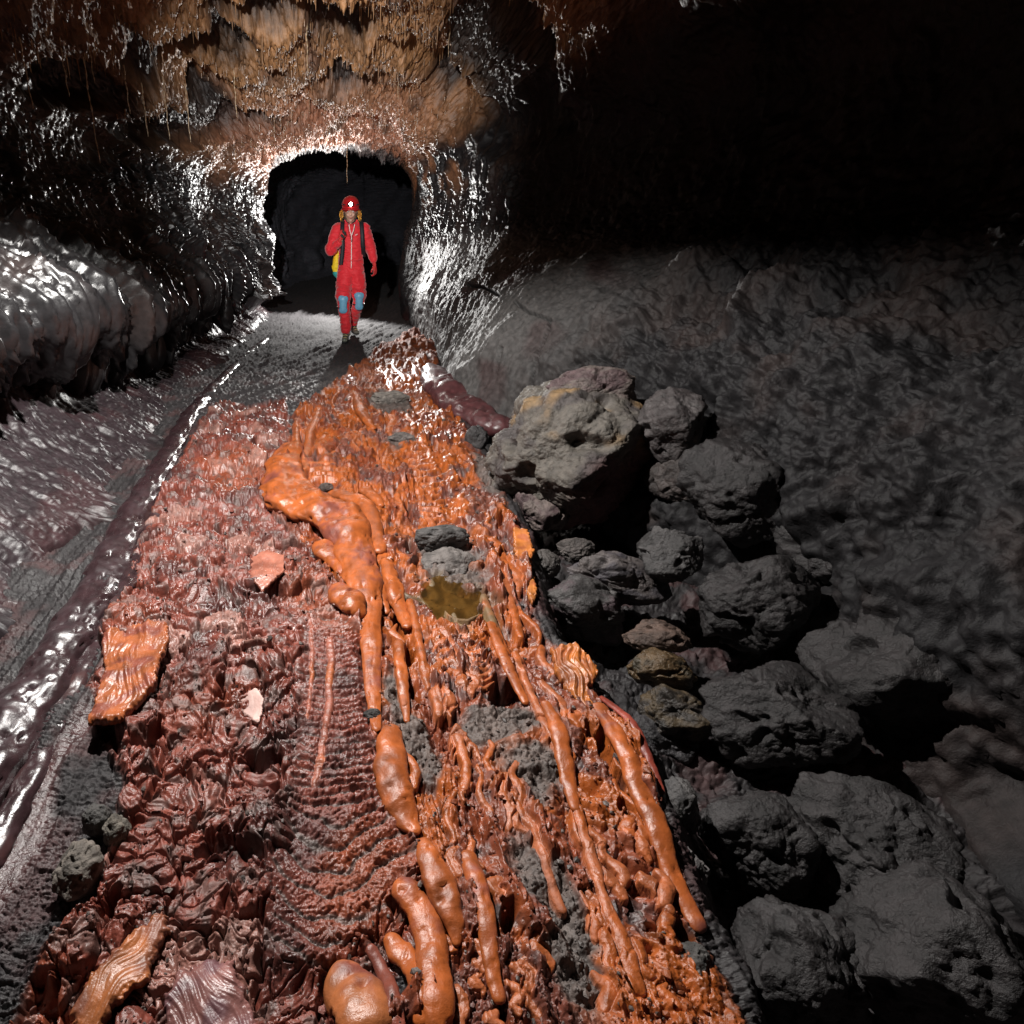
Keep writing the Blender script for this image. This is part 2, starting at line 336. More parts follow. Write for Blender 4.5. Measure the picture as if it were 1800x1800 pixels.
rc_ = np.random.RandomState(8); ok_ = np.argwhere(((mR+mO) > .6) & (PY > 640) & (PY < 1850) & (PX > -40) & (PX < 1260) & (mB < .5) & (ropemask < .2))
ok_ = ok_[rc_.choice(len(ok_), 5200, replace=False)]; bm_ = bmesh.new(); bmesh.ops.create_icosphere(bm_, subdivisions=1, radius=1)
iv = np.array([v.co[:] for v in bm_.verts], np.float32); iq = np.array([[v.index for v in f.verts] for f in bm_.faces], np.int32); bm_.free()
gv = []; gq = []; gc = []; gr = []
for n_, (a, b) in enumerate(ok_):
    dist = math.hypot(float(Y[a, b]), CH); r_ = (.0018+.0075*rc_.rand()**5)*(.55+dist*.30); q = iv*(1+.35*rc_.randn(len(iv), 1)*.5)*rc_.uniform(.6, 1.3, 3)*r_
    gv.append(q+[X[a, b], Y[a, b], H[a, b]+r_*.3]); gq.append(iq+n_*len(iv)); c_ = col[a, b]*.85 if rc_.rand() < .8 else C3(.09, .07, .062)*rc_.uniform(.5, 1.5)
    gc.append(np.repeat(c_[None], len(iv), 0)); gr.append(np.full(len(iv), .35))
tag(mk('clinker_grains', np.concatenate(gv), np.concatenate(gq), M['floor'], np.concatenate(gc), np.concatenate(gr), smooth=False), 'countless small clinker crumbs strewn on the red and orange crust', 'gravel', kind='stuff')

# ================================================================== SHELL (walls and roof)
ST = {
-2:  [(-1.5,-.3),(-1.6,-.03),(-2.2,.45),(-2.75,.75),(-2.1,1.1),(-2.9,1.6),(-3.4,2.3),(-3.1,3.3),(-1.6,3.9),(0,4.1),(1.6,4.0),(3.2,3.5),(3.8,2.6),(3.7,1.7),(3.2,1.1),(2.8,.4),(2.5,-.7)],
2:   [(-1.5,-.3),(-1.6,-.03),(-2.2,.45),(-2.75,.75),(-2.1,1.1),(-2.9,1.6),(-3.4,2.3),(-3.1,3.3),(-1.6,3.9),(0,4.1),(1.6,4.0),(3.2,3.4),(3.7,2.5),(3.4,1.7),(2.9,1.1),(2.5,.4),(2.3,-.7)],
4:   [(-1.5,-.3),(-1.6,-.03),(-2.2,.42),(-2.6,.70),(-1.95,1.02),(-2.6,1.5),(-3.1,2.2),(-2.8,3.1),(-1.5,3.6),(0,3.8),(1.4,3.7),(2.9,3.3),(3.7,2.5),(3.4,1.6),(2.6,1.1),(2.05,.45),(1.75,-.6)],
6:   [(-1.6,-.3),(-1.72,-.03),(-2.15,.16),(-2.45,.45),(-1.9,.83),(-2.45,1.35),(-2.9,2.0),(-2.5,2.9),(-1.3,3.35),(0,3.5),(1.2,3.4),(2.3,3.0),(3.0,2.4),(2.7,1.65),(1.95,1.18),(1.3,.55),(1.0,-.4)],
8:   [(-1.4,-.3),(-1.5,-.03),(-1.95,.08),(-2.2,.40),(-1.85,.80),(-2.2,1.3),(-2.4,1.9),(-2.1,2.65),(-1.1,3.1),(0,3.25),(.9,3.1),(1.6,2.65),(1.75,2.1),(1.75,1.6),(1.6,1.15),(1.32,.55),(1.2,-.3)],
9.5: [(-1.3,-.3),(-1.4,-.03),(-1.7,.1),(-1.95,.40),(-1.75,.80),(-1.9,1.3),(-1.95,1.85),(-1.6,2.5),(-.8,2.9),(0,3.0),(.7,2.85),(1.2,2.45),(1.42,1.9),(1.42,1.5),(1.38,1.05),(1.25,.5),(1.2,-.3)],
11:  [(-1.25,-.3),(-1.35,-.03),(-1.5,.12),(-1.55,.4),(-1.5,.8),(-1.42,1.25),(-1.32,1.75),(-1.12,2.32),(-.62,2.54),(0,2.56),(.55,2.52),(1.04,2.34),(1.17,1.8),(1.14,1.4),(1.07,1.0),(1.03,.5),(1.1,-.3)],
12.2:[(-1.4,-.3),(-1.5,-.03),(-1.75,.12),(-1.9,.5),(-1.95,.9),(-1.9,1.4),(-1.75,1.9),(-1.45,2.4),(-.8,2.75),(0,2.8),(.8,2.7),(1.45,2.35),(1.7,1.9),(1.75,1.4),(1.7,1.0),(1.6,.5),(1.5,-.3)],
15:  [(-1.2,-.3),(-1.3,-.03),(-1.5,.12),(-1.6,.5),(-1.65,.9),(-1.6,1.4),(-1.45,1.9),(-1.1,2.4),(-.4,2.75),(.3,2.8),(1.1,2.7),(1.9,2.35),(2.2,1.9),(2.3,1.4),(2.2,1.0),(2.1,.5),(2.0,-.3)],
19:  [(.4,-.3),(.3,-.03),(.1,.12),(0,.5),(-.1,.9),(-.1,1.4),(.1,1.9),(.5,2.4),(1.1,2.75),(2,2.8),(2.8,2.7),(3.6,2.35),(4,1.9),(4.1,1.4),(4,1.0),(3.9,.5),(3.8,-.3)],
24:  [(3.9,-.3),(3.8,-.03),(3.6,.12),(3.5,.5),(3.4,.9),(3.4,1.4),(3.6,1.9),(4,2.4),(4.6,2.75),(5.5,2.8),(6.3,2.7),(7.1,2.35),(7.5,1.9),(7.6,1.4),(7.5,1.0),(7.4,.5),(7.3,-.3)],
28:  [(7,-.3)]*1}
ST[28] = [(6.5+.1*i, max(-.3, 1.4*math.sin(i/16*math.pi))) for i in range(17)]
ys = sorted(ST); K = np.array([ST[y] for y in ys], np.float64)             # stations x 17 x 2
# even out the ring by chord length on the mean profile, denser where the picture shows more
Ty = np.concatenate([np.linspace(-2, 1.5, 30, endpoint=False), np.linspace(1.5, 4, 210, endpoint=False), np.linspace(4, 7, 230, endpoint=False), np.linspace(7, 11.6, 330, endpoint=False), np.linspace(11.6, 16, 90, endpoint=False), np.linspace(16, 28, 60)])
def pchip(xk, Yk, xq):
    """monotone cubic along axis 0"""
    xk = np.asarray(xk, float); h = np.diff(xk); sh = (-1,)+(1,)*(Yk.ndim-1)
    d = np.diff(Yk, axis=0)/h.reshape(sh); m = np.zeros_like(Yk)
    m[1:-1] = np.where(d[:-1]*d[1:] > 0, 2*d[:-1]*d[1:]/(d[:-1]+d[1:]+1e-12), 0); m[0] = d[0]; m[-1] = d[-1]
    i = np.clip(np.searchsorted(xk, xq)-1, 0, len(xk)-2); t = ((xq-xk[i])/h[i]).reshape(sh); hh = h[i].reshape(sh)
    return (2*t**3-3*t**2+1)*Yk[i]+(t**3-2*t**2+t)*hh*m[i]+(-2*t**3+3*t**2)*Yk[i+1]+(t**3-t**2)*hh*m[i+1]
def crom(Kt, tq):
    """Catmull-Rom along axis 1"""
    n = Kt.shape[1]; i = np.clip(np.floor(tq).astype(int), 0, n-2); t = (tq-i)[None, :, None]
    p0 = Kt[:, np.clip(i-1, 0, n-1)]; p1 = Kt[:, i]; p2 = Kt[:, i+1]; p3 = Kt[:, np.clip(i+2, 0, n-1)]
    return .5*((2*p1)+(-p0+p2)*t+(2*p0-5*p1+4*p2-p3)*t*t+(-p0+3*p1-3*p2+p3)*t**3)
den = np.array([20, 75, 75, 75, 80, 80, 90, 110, 120, 120, 100, 75, 70, 110, 120, 80])
tq = np.concatenate([k+np.arange(d)/d for k, d in enumerate(den)]+[[16.0]])
G = crom(pchip(ys, K, Ty), tq)
SX, SZ = G[..., 0].astype(np.float32), G[..., 1].astype(np.float32); SY = np.repeat(Ty[:, None], len(tq), 1).astype(np.float32)
TT = np.repeat(tq[None, :], len(Ty), 0).astype(np.float32)
SY = SY + .0*SX
P = np.stack([SX, SY, SZ], -1)
def normals(P):
    a = np.gradient(P, axis=1); b = np.gradient(P, axis=0); n = np.cross(a, b); n /= np.linalg.norm(n, axis=-1, keepdims=True)+1e-9
    return n
Nn = normals(P)
# inward pointing?
cx_ = np.array([0, 0, 1.5]); mid = P[400, len(tq)//2]; 
if Nn[400, len(tq)//2, 2] > 0: Nn = -Nn
x, y, z = SX, SY, SZ
along = y
wl = ss(7.2, 6.2, TT)            # left wall
wr = ss(10.6, 11.4, TT)           # right wall
wc = 1-np.clip(wl+wr, 0, 1)       # roof
bench = ss(.6, 1.1, TT)*ss(2.6, 1.9, TT)
lipz = ss(2.2, 3.0, TT)*ss(5.6, 4.6, TT)
bulge = ss(13.2, 13.8, TT)
d = .10*n3(x*.9, y*.7, z*.9, 1)*(1-.6*bench)
# roof: hanging drapery lobes and pits
ny = 1-.8*ss(9.7, 10.7, y)
big = n3(x*.95, y*.9, z*1.2, 20)*1.3+.7*n3(x*2.1, y*1.9, z*2, 21)
hol = ss(.05, .4, n3(x*1.05, y*1.0, z*1.0, 19)); d += wc*ny*(-.38*hol)
d += wc*(.25*big*ny + .09*np.abs(n3(x*4.5, y*4, z*4, 22)) + .055*np.abs(n3(x*10, y*9, z*9, 23)) + .055*(1-np.abs(n3(x*17, y*15, z*14, 24)))**2 + .040*np.clip(1-1.5*np.abs(n3(x*50, y*34, z*26, 25)), 0, 1)**2)
# walls: runnels of lava that sag down the wall
down = z*1.0
wxx = y+.12*n3(x*2, y*2, z*2, 30)+.35*z*wl*ss(3, 5, TT)
wob3 = .05*n3(x*6, y*6, z*6, 29)
run = (1-np.abs(n3((wxx+wob3)*6, z*1.3, x*1.2, 31))*1.6)**3; run2 = np.clip(1-np.abs(n3((wxx+wob3)*15, z*3.2, x*3, 32))*1.6, 0, 1)**3; run3 = np.clip(1-np.abs(n3((wxx+wob3)*36, z*9, x*7, 33))*1.5, 0, 1)**2
side = np.clip(wl+wr, 0, 1)*(1-.75*bench)*(1-.72*bulge)
msk = ss(-.25, .35, n3(x*1.3, y*1.3, z*1.3, 28)); lside = side*(1-.55*ss(11, 11.5, TT))
d += lside*(.12*run*(.3+.7*msk) + .075*run2*msk + .030*run3 + .10*n3(x*2.2, y*2.2, z*2.2, 34) + .03*np.abs(n3(x*12, y*12, z*9, 27)) + .012*np.abs(n3(x*34, y*34, z*22, 26)))
# deep scallops under the lip on the left
sc = ss(1.9, 2.5, TT)*ss(3.9, 3.2, TT)
colm = n3(wxx*3.2, z*.4, x*.2, 35); d += sc*(.42*ss(.0, .45, np.abs(colm)*1.7)*-1+.22)
rbl = np.clip(1-1.9*np.abs(n3(wxx*2.6, z*.45, x*.2, 62)), 0, 1)**1.6; rbs = np.clip(1-1.8*np.abs(n3(wxx*6.5, z*.9, x*.4, 63)), 0, 1)**1.6
d += ss(1.7, 2.4, TT)*ss(6, 4.5, TT)*(.17*rbl+.075*rbs+.030*np.abs(n3(x*9, y*13, z*7, 64))+.020*np.abs(n3(x*26, y*34, z*18, 65))+.010*np.abs(n3(x*60, y*70, z*45, 66)))
d += lipz*.06*np.abs(n3(wxx*10, z*2, x, 36))
d += bench*(.05*n3(x*1.1, y*1.3, z, 49)+.022*np.abs(n3(y*13+x*2, x*1.3, z, 48))+.030*np.abs(n3(y*5, x*1.5, z, 37))+.010*np.abs(n3(y*18, x*5, z*5, 38))+.03*n3(x*2, y*2, z, 39)+.004*np.abs(n3(x*40, y*60, z*40, 47)))
d += bulge*(.05*n3(x*2.2, y*2, z*2.2, 40)+.02*n3(y*5, z*5, x*5, 41)+.012*n3(y*12, z*12, x*12, 61)+.008*np.abs(n3(x*22, y*22, z*22, 42)))
ru = ss(11.6, 13., TT)*ss(14.1, 13.4, TT); d += ru*(.05*np.abs(n3(x*8, y*8, z*8, 43))+.025*np.abs(n3(x*24, y*24, z*24, 44)))
rgt = ss(13.2, 13.8, TT)*ss(5.4, 4.3, y); d += rgt*(.20*n3(x*1.5, y*1.5, z*1.5, 54)+.12*n3(x*3.3, y*3.3, z*3.3, 55)+.07*n3(x*7.1, y*7.1, z*7.1, 56)+.04*n3(x*15, y*15, z*15, 57)+.022*n3(x*31, y*31, z*31, 59)+.013*n3(x*60, y*60, z*60, 60))
d += .008*bulge*np.abs(n3(x*13, y*11, z*13, 58))
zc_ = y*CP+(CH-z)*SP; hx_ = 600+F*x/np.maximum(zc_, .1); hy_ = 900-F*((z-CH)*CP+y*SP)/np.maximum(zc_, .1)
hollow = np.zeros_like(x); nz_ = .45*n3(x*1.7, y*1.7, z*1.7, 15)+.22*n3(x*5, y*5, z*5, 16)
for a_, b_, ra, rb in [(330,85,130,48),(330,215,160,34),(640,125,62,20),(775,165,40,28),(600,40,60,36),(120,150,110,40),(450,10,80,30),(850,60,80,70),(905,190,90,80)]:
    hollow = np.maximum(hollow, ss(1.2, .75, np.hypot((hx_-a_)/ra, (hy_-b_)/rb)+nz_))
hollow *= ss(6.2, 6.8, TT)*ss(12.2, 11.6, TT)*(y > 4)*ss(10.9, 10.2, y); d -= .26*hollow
# fine grain
d += .006*n3(x*45, y*45, z*45, 45)
fadein = ss(11.2, 12, y); d += wc*(.016*np.abs(n3(x*95, y*60, z*40, 18)))
d = d*(1-.55*fadein)
edge = ss(0, .5, TT)*ss(16, 15.5, TT); d = d*edge
P2 = P + Nn*d[..., None]
zc_ = P2[..., 1]*CP+(CH-P2[..., 2])*SP; ppx = 600+F*P2[..., 0]/np.maximum(zc_, .1); ppy = 900-F*((P2[..., 2]-CH)*CP+P2[..., 1]*SP)/np.maximum(zc_, .1)
for cr_ in [[(968,562),(955,600),(938,640),(932,675),(938,712)], [(822,500),(850,505),(878,518)], [(905,530),(930,548),(968,562)], [(880,610),(872,650)], [(1010,640),(1050,625),(1080,640)]]:
    m_ = (TT > 12.5) & (y > 3.5) & (y < 10); dd_, _t = seg_dist(ppx[m_]+2.5*n2(ppx[m_]*.05, ppy[m_]*.05, 3), ppy[m_], cr_); P2[m_] -= Nn[m_]*(.07*ss(3.4, 1.2, dd_))[:, None]
# sag: pull the roof lumps downwards into drips
drip = wc*ss(.25, .6, n3(x*16, y*16, z*3, 46))*.05; P2[..., 2] -= drip
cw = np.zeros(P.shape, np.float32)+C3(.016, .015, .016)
v = n3(x*1.6, y*1.6, z*1.6, 50)+.5*n3(x*5, y*5, z*5, 51)
cw = lay(cw, C3(.034, .024, .022), ss(-.1, .5, v)*.7)
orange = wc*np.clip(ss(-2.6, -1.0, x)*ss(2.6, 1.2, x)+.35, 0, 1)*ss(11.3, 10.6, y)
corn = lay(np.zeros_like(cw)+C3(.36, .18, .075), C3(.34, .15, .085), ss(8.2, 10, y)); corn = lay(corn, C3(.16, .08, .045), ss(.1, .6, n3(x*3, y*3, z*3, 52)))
cw = lay(cw, corn, orange*(1-.93*hollow))  # orange fades out inside the hollows: roof shade painted in as near-black colour
band = ss(6.0, 6.8, TT)*ss(12.6, 11.6, TT)*ss(7.5, 9.2, y)*ss(11.2, 10.5, y)*(1-wc); cw = lay(cw, C3(.33, .15, .07), band*ss(-.2, .4, v)*.7)
cw = lay(cw, C3(.026, .017, .020), bench*.9)
cw = lay(cw, C3(.036, .017, .019), bench*ss(.0, .4, v))
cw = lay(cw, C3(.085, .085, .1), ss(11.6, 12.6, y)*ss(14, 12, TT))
cw = lay(cw, C3(.095, .090, .088), bulge*ss(4.2, 5.6, y)*.95*ss(10.5, 9, y)*ss(3.2, 4.4, y)); cw = lay(cw, C3(.04, .016, .016), bulge*ss(.2, .5, n3(x*2.5, y*1.5, z*2.5, 53))*ss(4.5, 6, y)*.9)
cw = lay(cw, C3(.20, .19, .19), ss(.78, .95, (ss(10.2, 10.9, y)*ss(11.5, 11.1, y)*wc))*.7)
rw = .34+.12*v; rw = mix(rw, .45, bulge*.8); rw = mix(rw, .42, wc); rw = mix(rw, .22, side*(1-bulge)*.7); rw = mix(rw, .30, bench*.9)
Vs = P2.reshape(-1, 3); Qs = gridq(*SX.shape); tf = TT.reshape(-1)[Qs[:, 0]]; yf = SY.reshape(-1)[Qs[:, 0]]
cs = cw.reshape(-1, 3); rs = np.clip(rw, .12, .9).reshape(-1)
parts = [('lava_bench', (yf <= 11.4) & (tf < 2.05), 'bench', 'dark purple smooth sloping bench of lava along the foot of the undercut wall'),
         ('cave_wall', (yf <= 11.4) & (tf < 7) & (tf >= 2.05), 'wall', 'wet dark undercut wall with sagging lava drips above the bench'),
         ('cave_wall', (yf <= 11.4) & (tf > 11), 'bulge', 'smooth grey bulging wall with black rock above the boulders'),
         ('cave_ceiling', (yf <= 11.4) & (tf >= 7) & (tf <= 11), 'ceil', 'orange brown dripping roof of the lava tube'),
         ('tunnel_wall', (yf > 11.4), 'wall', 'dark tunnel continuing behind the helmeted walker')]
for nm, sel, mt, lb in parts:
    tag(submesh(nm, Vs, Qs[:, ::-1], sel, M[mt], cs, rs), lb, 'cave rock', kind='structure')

# ================================================================== lava cords as solids
def frame_sweep(pts, rad, ns=22, flat=.8, seed=0, amp=.08, rough=.35, sub=10):
    pts = np.array(pts, float); rad = np.array(rad, float); n = len(pts)
    tt = np.linspace(0, n-1, (n-1)*sub+1)
    Pq = crom(pts[None], tt)[0]; Rq = np.maximum(crom(rad[None, :, None], tt)[0, :, 0], .001)
    # rounded ends
    s = np.concatenate([[0], np.cumsum(np.linalg.norm(np.diff(Pq, axis=0), axis=1))]); L = s[-1]
    e0 = np.clip(s/(Rq[0]*1.0), 0, 1); e1 = np.clip((L-s)/(Rq[-1]*1.0), 0, 1)
    Rq = Rq*np.sqrt(np.clip(1-(1-e0)**2, 0.0005, 1))*np.sqrt(np.clip(1-(1-e1)**2, .0005, 1))
    T = np.gradient(Pq, axis=0); T /= np.linalg.norm(T, axis=1)[:, None]+1e-9
    up = np.array([0, 0, 1.]); S = np.cross(T, up); S /= np.linalg.norm(S, axis=1)[:, None]+1e-9; U = np.cross(S, T)
    a = np.linspace(0, 2*np.pi, ns, endpoint=False)
    V = Pq[:, None]+Rq[:, None, None]*(np.cos(a)[None, :, None]*S[:, None]+flat*np.sin(a)[None, :, None]*U[:, None])
    nn = (np.cos(a)[None, :, None]*S[:, None]+np.sin(a)[None, :, None]*U[:, None])
    f = 1/max(rad.mean(), .01)
    x, y, z = V[..., 0], V[..., 1], V[..., 2]
    dd = amp*(n3(x*f*.6, y*f*.6, z*f*.6, seed)+.35*np.abs(n3(x*f*1.7, y*f*1.7, z*f*1.7, seed+1)))
    # shallow wrinkles along the cord
    dd += amp*.3*np.abs(n3(x*60, y*60, z*60, seed+5))*.4+amp*.25*np.abs(n2(np.repeat(a[None], len(Pq), 0)*5, np.repeat((s/rad.mean())[:, None]*.7, ns, 1), seed+3))
    dd -= amp*.9*ss(.42, .6, n3(x*38, y*38, z*38, seed+9))
    V = V+nn*(dd*Rq[:, None])[..., None]
    i = np.arange(len(Pq)*ns).reshape(len(Pq), ns); j = np.roll(i, -1, axis=1)
    Q = np.stack([i[:-1], j[:-1], j[1:], i[1:]], -1).reshape(-1, 4)
    return V.reshape(-1, 3), Q[:, ::-1]
def cord(name, spec, label, c0, group=None, lift=.35, flat=.8, cat='lava rope', c1=None, rgh=.26, amp=.2, ns=26, sub=12, kind=None, z0=None, mat='rope'):
    seed = int(abs(spec[0][0]*3+spec[0][1])) % 97
    pts = []; rad = []
    for a, b, r in spec:
        x, y, _ = gp(a, b); R = r*mpp(a, b); zz = z0
        if z0 is None:
            nb_ = (np.abs(X-x) < .05) & (np.abs(Y-y) < .05+.01*y); zz = min(.05, max(-.05, float(np.percentile(H[nb_], 62)))) if nb_.any() else 0.
        pts.append((x, y, zz+R*lift)); rad.append(R)
    V, Q = frame_sweep(pts, rad, ns, flat, seed, amp, sub=sub)
    x, y, z = V.T; v = n3(x*5, y*5, z*5, seed)+.5*n3(x*30, y*30, z*30, seed)
    c = np.zeros((len(V), 3), np.float32)+C3(*c0); c = lay(c, C3(*(c1 or [k*.75 for k in c0])), ss(-.05, .6, v))
    o = mk(name, V, Q, M[mat], c, np.clip(rgh+.12*v, .08, .9))
    # origin at the first point's base
    b = V.mean(0); b[2] = V[:, 2].min(); me = o.data; me.transform(Matrix.Translation((-b[0], -b[1], -b[2]))); o.location = b
    return tag(o, label, cat, group, kind)
OR, RD, PU = (.33, .080, .018), (.19, .048, .030), (.030, .015, .017)
GR = 'thick smooth lava ropes on the crust'
cords = [
 ([(515,785,16),(500,825,32),(508,872,46),(556,900,50),(600,925,44),(622,970,36),(640,1035,30),(650,1085,20),(652,1150,17),(656,1220,14),(662,1290,8)], 'longest lava rope, broad orange lobe narrowing into a red cord', OR, RD),
 ([(572,860,12),(610,878,14),(645,900,15),(663,945,13),(668,975,10)], 'orange lava rope twisting down beside the broad cracked lobe', OR, None),
 ([(676,985,10),(690,1025,16),(705,1065,13),(716,1110,9)], 'short orange lava rope right of the red cord, below the twisted one', OR, None),
 ([(555,955,16),(572,968,22),(590,985,16),(606,1012,9)], 'rounded orange lobe tucked under the broad lava lobe', OR, RD),
 ([(588,1040,14),(606,1062,26),(622,1080,24),(636,1096,10)], 'bulbous orange brown lobe against the red cord', OR, RD),
 ([(652,1000,12),(660,1030,16),(672,1055,12),(682,1070,6)], 'small orange lobe squeezed right of the red cord', OR, None),
 ([(636,862,12),(655,875,12),(672,895,6)], 'small teardrop lava lobe above the twisted rope', OR, None),
 ([(692,1278,14),(686,1325,25),(690,1380,29),(708,1430,26),(736,1472,8)], 'thick smooth orange lava tongue with a broken pale top', OR, None),
 ([(742,1480,8),(754,1520,22),(775,1570,28),(794,1620,20),(803,1668,7)], 'pointed orange lava tongue starting below the broken topped one', OR, None),
 ([(688,1568,20),(715,1572,25),(740,1605,25),(757,1660,27),(762,1720,29),(765,1790,30),(768,1850,28)], 'hooked orange lava rope curling over like a cane', OR, RD),
 ([(680,1632,10),(700,1662,20),(724,1695,19),(736,1760,16),(740,1820,14)], 'short fat orange rope inside the hook of the cane shaped one', OR, RD),
 ([(592,1690,20),(612,1735,44),(640,1785,48),(660,1850,38)], 'big shiny brown orange bulb at the near edge of the crust', (.38,.12,.04), RD),
 ([(648,1652,9),(675,1700,12),(690,1760,14),(700,1830,15)], 'thin red brown cord between the bulb and the hooked rope', RD, None),
 ([(955,1240,8),(980,1300,15),(998,1370,14),(1012,1430,7)], 'slim orange rope crossing the long crack', OR, None),
 ([(1045,1245,12),(1090,1330,17),(1122,1400,19),(1152,1460,20),(1188,1540,17),(1240,1630,16)], 'long smooth orange rim rope along the boulder trench', OR, RD),
 ([(1055,1225,5),(1105,1290,8),(1140,1350,8),(1165,1400,5)], 'thin dark red rim cord above the small purple rock', (.22,.04,.025), None),
 ([(818,1500,12),(832,1550,17),(850,1620,16),(862,1700,14),(880,1770,12)], 'long orange rope starting beside the round hole', OR, RD),
 ([(700,1130,8),(704,1180,11),(712,1240,8),(716,1270,5)], 'narrow orange cord leading to the broken topped tongue', OR, None),
 ([(860,1100,8),(880,1150,10),(905,1200,9),(925,1240,6)], 'orange rope below and right of the puddle', OR, None),
 ([(625,695,6),(632,720,10),(645,740,9),(658,752,5)], 'pale orange rope left of the far grey patch', OR, None),
]
for i, (sp, lb, c0, c1) in enumerate(cords): cord('lava_rope', sp, lb, c0, GR, c1=c1, flat=(.42 if i == 0 else .58), lift=.2, amp=(.26 if i == 0 else .22), ns=(48 if i == 0 else 30), sub=16)
# levee of the gutter: two merged cords
cord('lava_levee', [(470,590,5),(430,622,7),(385,668,11),(340,720,17),(300,790,21),(252,870,27),(205,960,33),(165,1040,38),(105,1140,46),(40,1240,52),(-50,1380,62),(-200,1600,80)], 'long purple brown lava levee with white wet glints beside the bench', PU, 'lava levees along the gutter', lift=.1, flat=.8, cat='lava levee', rgh=.22, amp=.24, ns=60, sub=30, z0=-.05, c1=(.035,.02,.023), mat='wall')
cord('lava_levee', [(395,670,3),(352,735,5),(318,800,8),(285,865,11),(250,945,14),(212,1030,17),(165,1120,20),(110,1230,22),(40,1370,26),(-50,1530,30)], 'narrow second levee rope hugging the red crust side', PU, 'lava levees along the gutter', lift=.1, flat=.8, cat='lava levee', rgh=.2, amp=.2, ns=40, sub=26, z0=-.05, c1=(.05,.02,.02), mat='wall')
cord('lava_toe', [(762,650,18),(778,690,32),(812,718,34),(850,735,30),(900,752,22)], 'dark maroon smooth lava toe at the foot of the grey wall', (.085,.028,.03), None, lift=.2, flat=.7, cat='lava toe', rgh=.35, amp=.3, ns=40, sub=20, mat='wall')

# ================================================================== boulders
def ico(sub):
    bm = bmesh.new(); bmesh.ops.create_icosphere(bm, subdivisions=sub, radius=1)
    V = np.array([v.co[:] for v in bm.verts], np.float32); Fc = np.array([[v.index for v in f.verts] for f in bm.faces], np.int32); bm.free()
    return V, Fc
ICO = {s: ico(s) for s in (4, 5, 6, 7)}
def boulder(px, py, rx, ry, z, label, c=(.12,.11,.105), c2=None, sub=6, seed=1, rough=.45, rz=None, facet=.25, group='boulders in the trench', rot=0, name='boulder', depth=1.0, zs=None, fine=1.0):
    """rx, ry half sizes in px"""
    x0, y0, z0 = gp(px, py, z); m = mpp(px, py, z)
    V, Fc = ICO[sub]; V = V.copy()
    s = seed*1.37; x, y, zz = V.T
    r = np.ones(len(V), np.float32)
    # facets: clip by random planes
    rn = np.random.RandomState(seed)
    for k in range(17):
        n = rn.randn(3); n /= np.linalg.norm(n); h = rn.uniform(.55, .95); dt = V@n
        r = np.minimum(r, np.where(dt > .05, h/np.maximum(dt, .05), 9))
    r = np.minimum(r, 1.1)*facet*2.2+(1-facet*2.2)
    r += .20*n3(x*1.1, y*1.1, zz*1.1, s)+.12*np.abs(n3(x*2.7, y*2.7, zz*2.7, s+1))-.16*ss(.3, .6, n3(x*2.6, y*2.6, zz*2.6, s+2))
    r += fine*(.035*np.abs(n3(x*8, y*8, zz*8, s+3))+.020*np.abs(n3(x*19, y*19, zz*19, s+4))+.011*n3(x*45, y*45, zz*45, s+5))
    V = V*r[:, None]
    ax = rx*m; az = (zs*m if zs else ry*m*1.05); ay = min(rx, ry)*m*1.1*depth
    V = V*np.array([ax, ay, az]); 
    if rot:
        c_, s_ = math.cos(rot), math.sin(rot); V = np.stack([V[:, 0]*c_-V[:, 2]*s_, V[:, 1], V[:, 0]*s_+V[:, 2]*c_], -1)
    vv = n3(x*1.8, y*1.8, zz*1.8, s+7)+.4*n3(x*6, y*6, zz*6, s+8)
    c = tuple(np.array(c)*[.78, .72, .67]); c2 = tuple(np.array(c2)*.75) if c2 else None; cc = np.zeros((len(V), 3), np.float32)+C3(*c); cc = lay(cc, C3(*(c2 or [k*.6 for k in c])), ss(-.15, .45, vv))
    o = mk(name, V, Fc, M['boulder'], cc, np.clip(rough+.1*vv, .1, .9)); o.location = (x0, y0, z0)
    return tag(o, label, 'rock' if 'rock' in name else 'boulder', group), cc, V
GB = 'boulders in the trench'
PALE = (.23,.22,.205); PUR = (.10,.062,.064); DK = (.10,.095,.10)
big2, cc, V = boulder(1000, 795, 152, 118, .2, 'biggest angular boulder, pale grey on one side, maroon beneath with a yellow stain', (.125,.118,.108), (.075,.062,.06), 7, 6, .45, facet=.34, depth=1.05, fine=1.2)
yl = ss(.8, 1.2, n3(V[:, 0]*6, V[:, 1]*6, V[:, 2]*6, 4)+.6*ss(.0, .2, V[:, 2])+.5*ss(.2, .35, V[:, 0]))
cc2 = lay(cc, C3(.22, .13, .05), yl*.7); cc2 = lay(cc2, C3(.15, .062, .060), ss(0.2, -.1, V[:, 2]-.25*V[:, 0]+.12*n3(V[:, 0]*5, V[:, 1]*5, V[:, 2]*5, 6))*ss(-.2, .05, V[:, 0])*.9)
ca4 = np.ones((len(V), 4), np.float32); ca4[:, :3] = cc2; big2.data.attributes['col'].data.foreach_set('color', ca4.ravel())
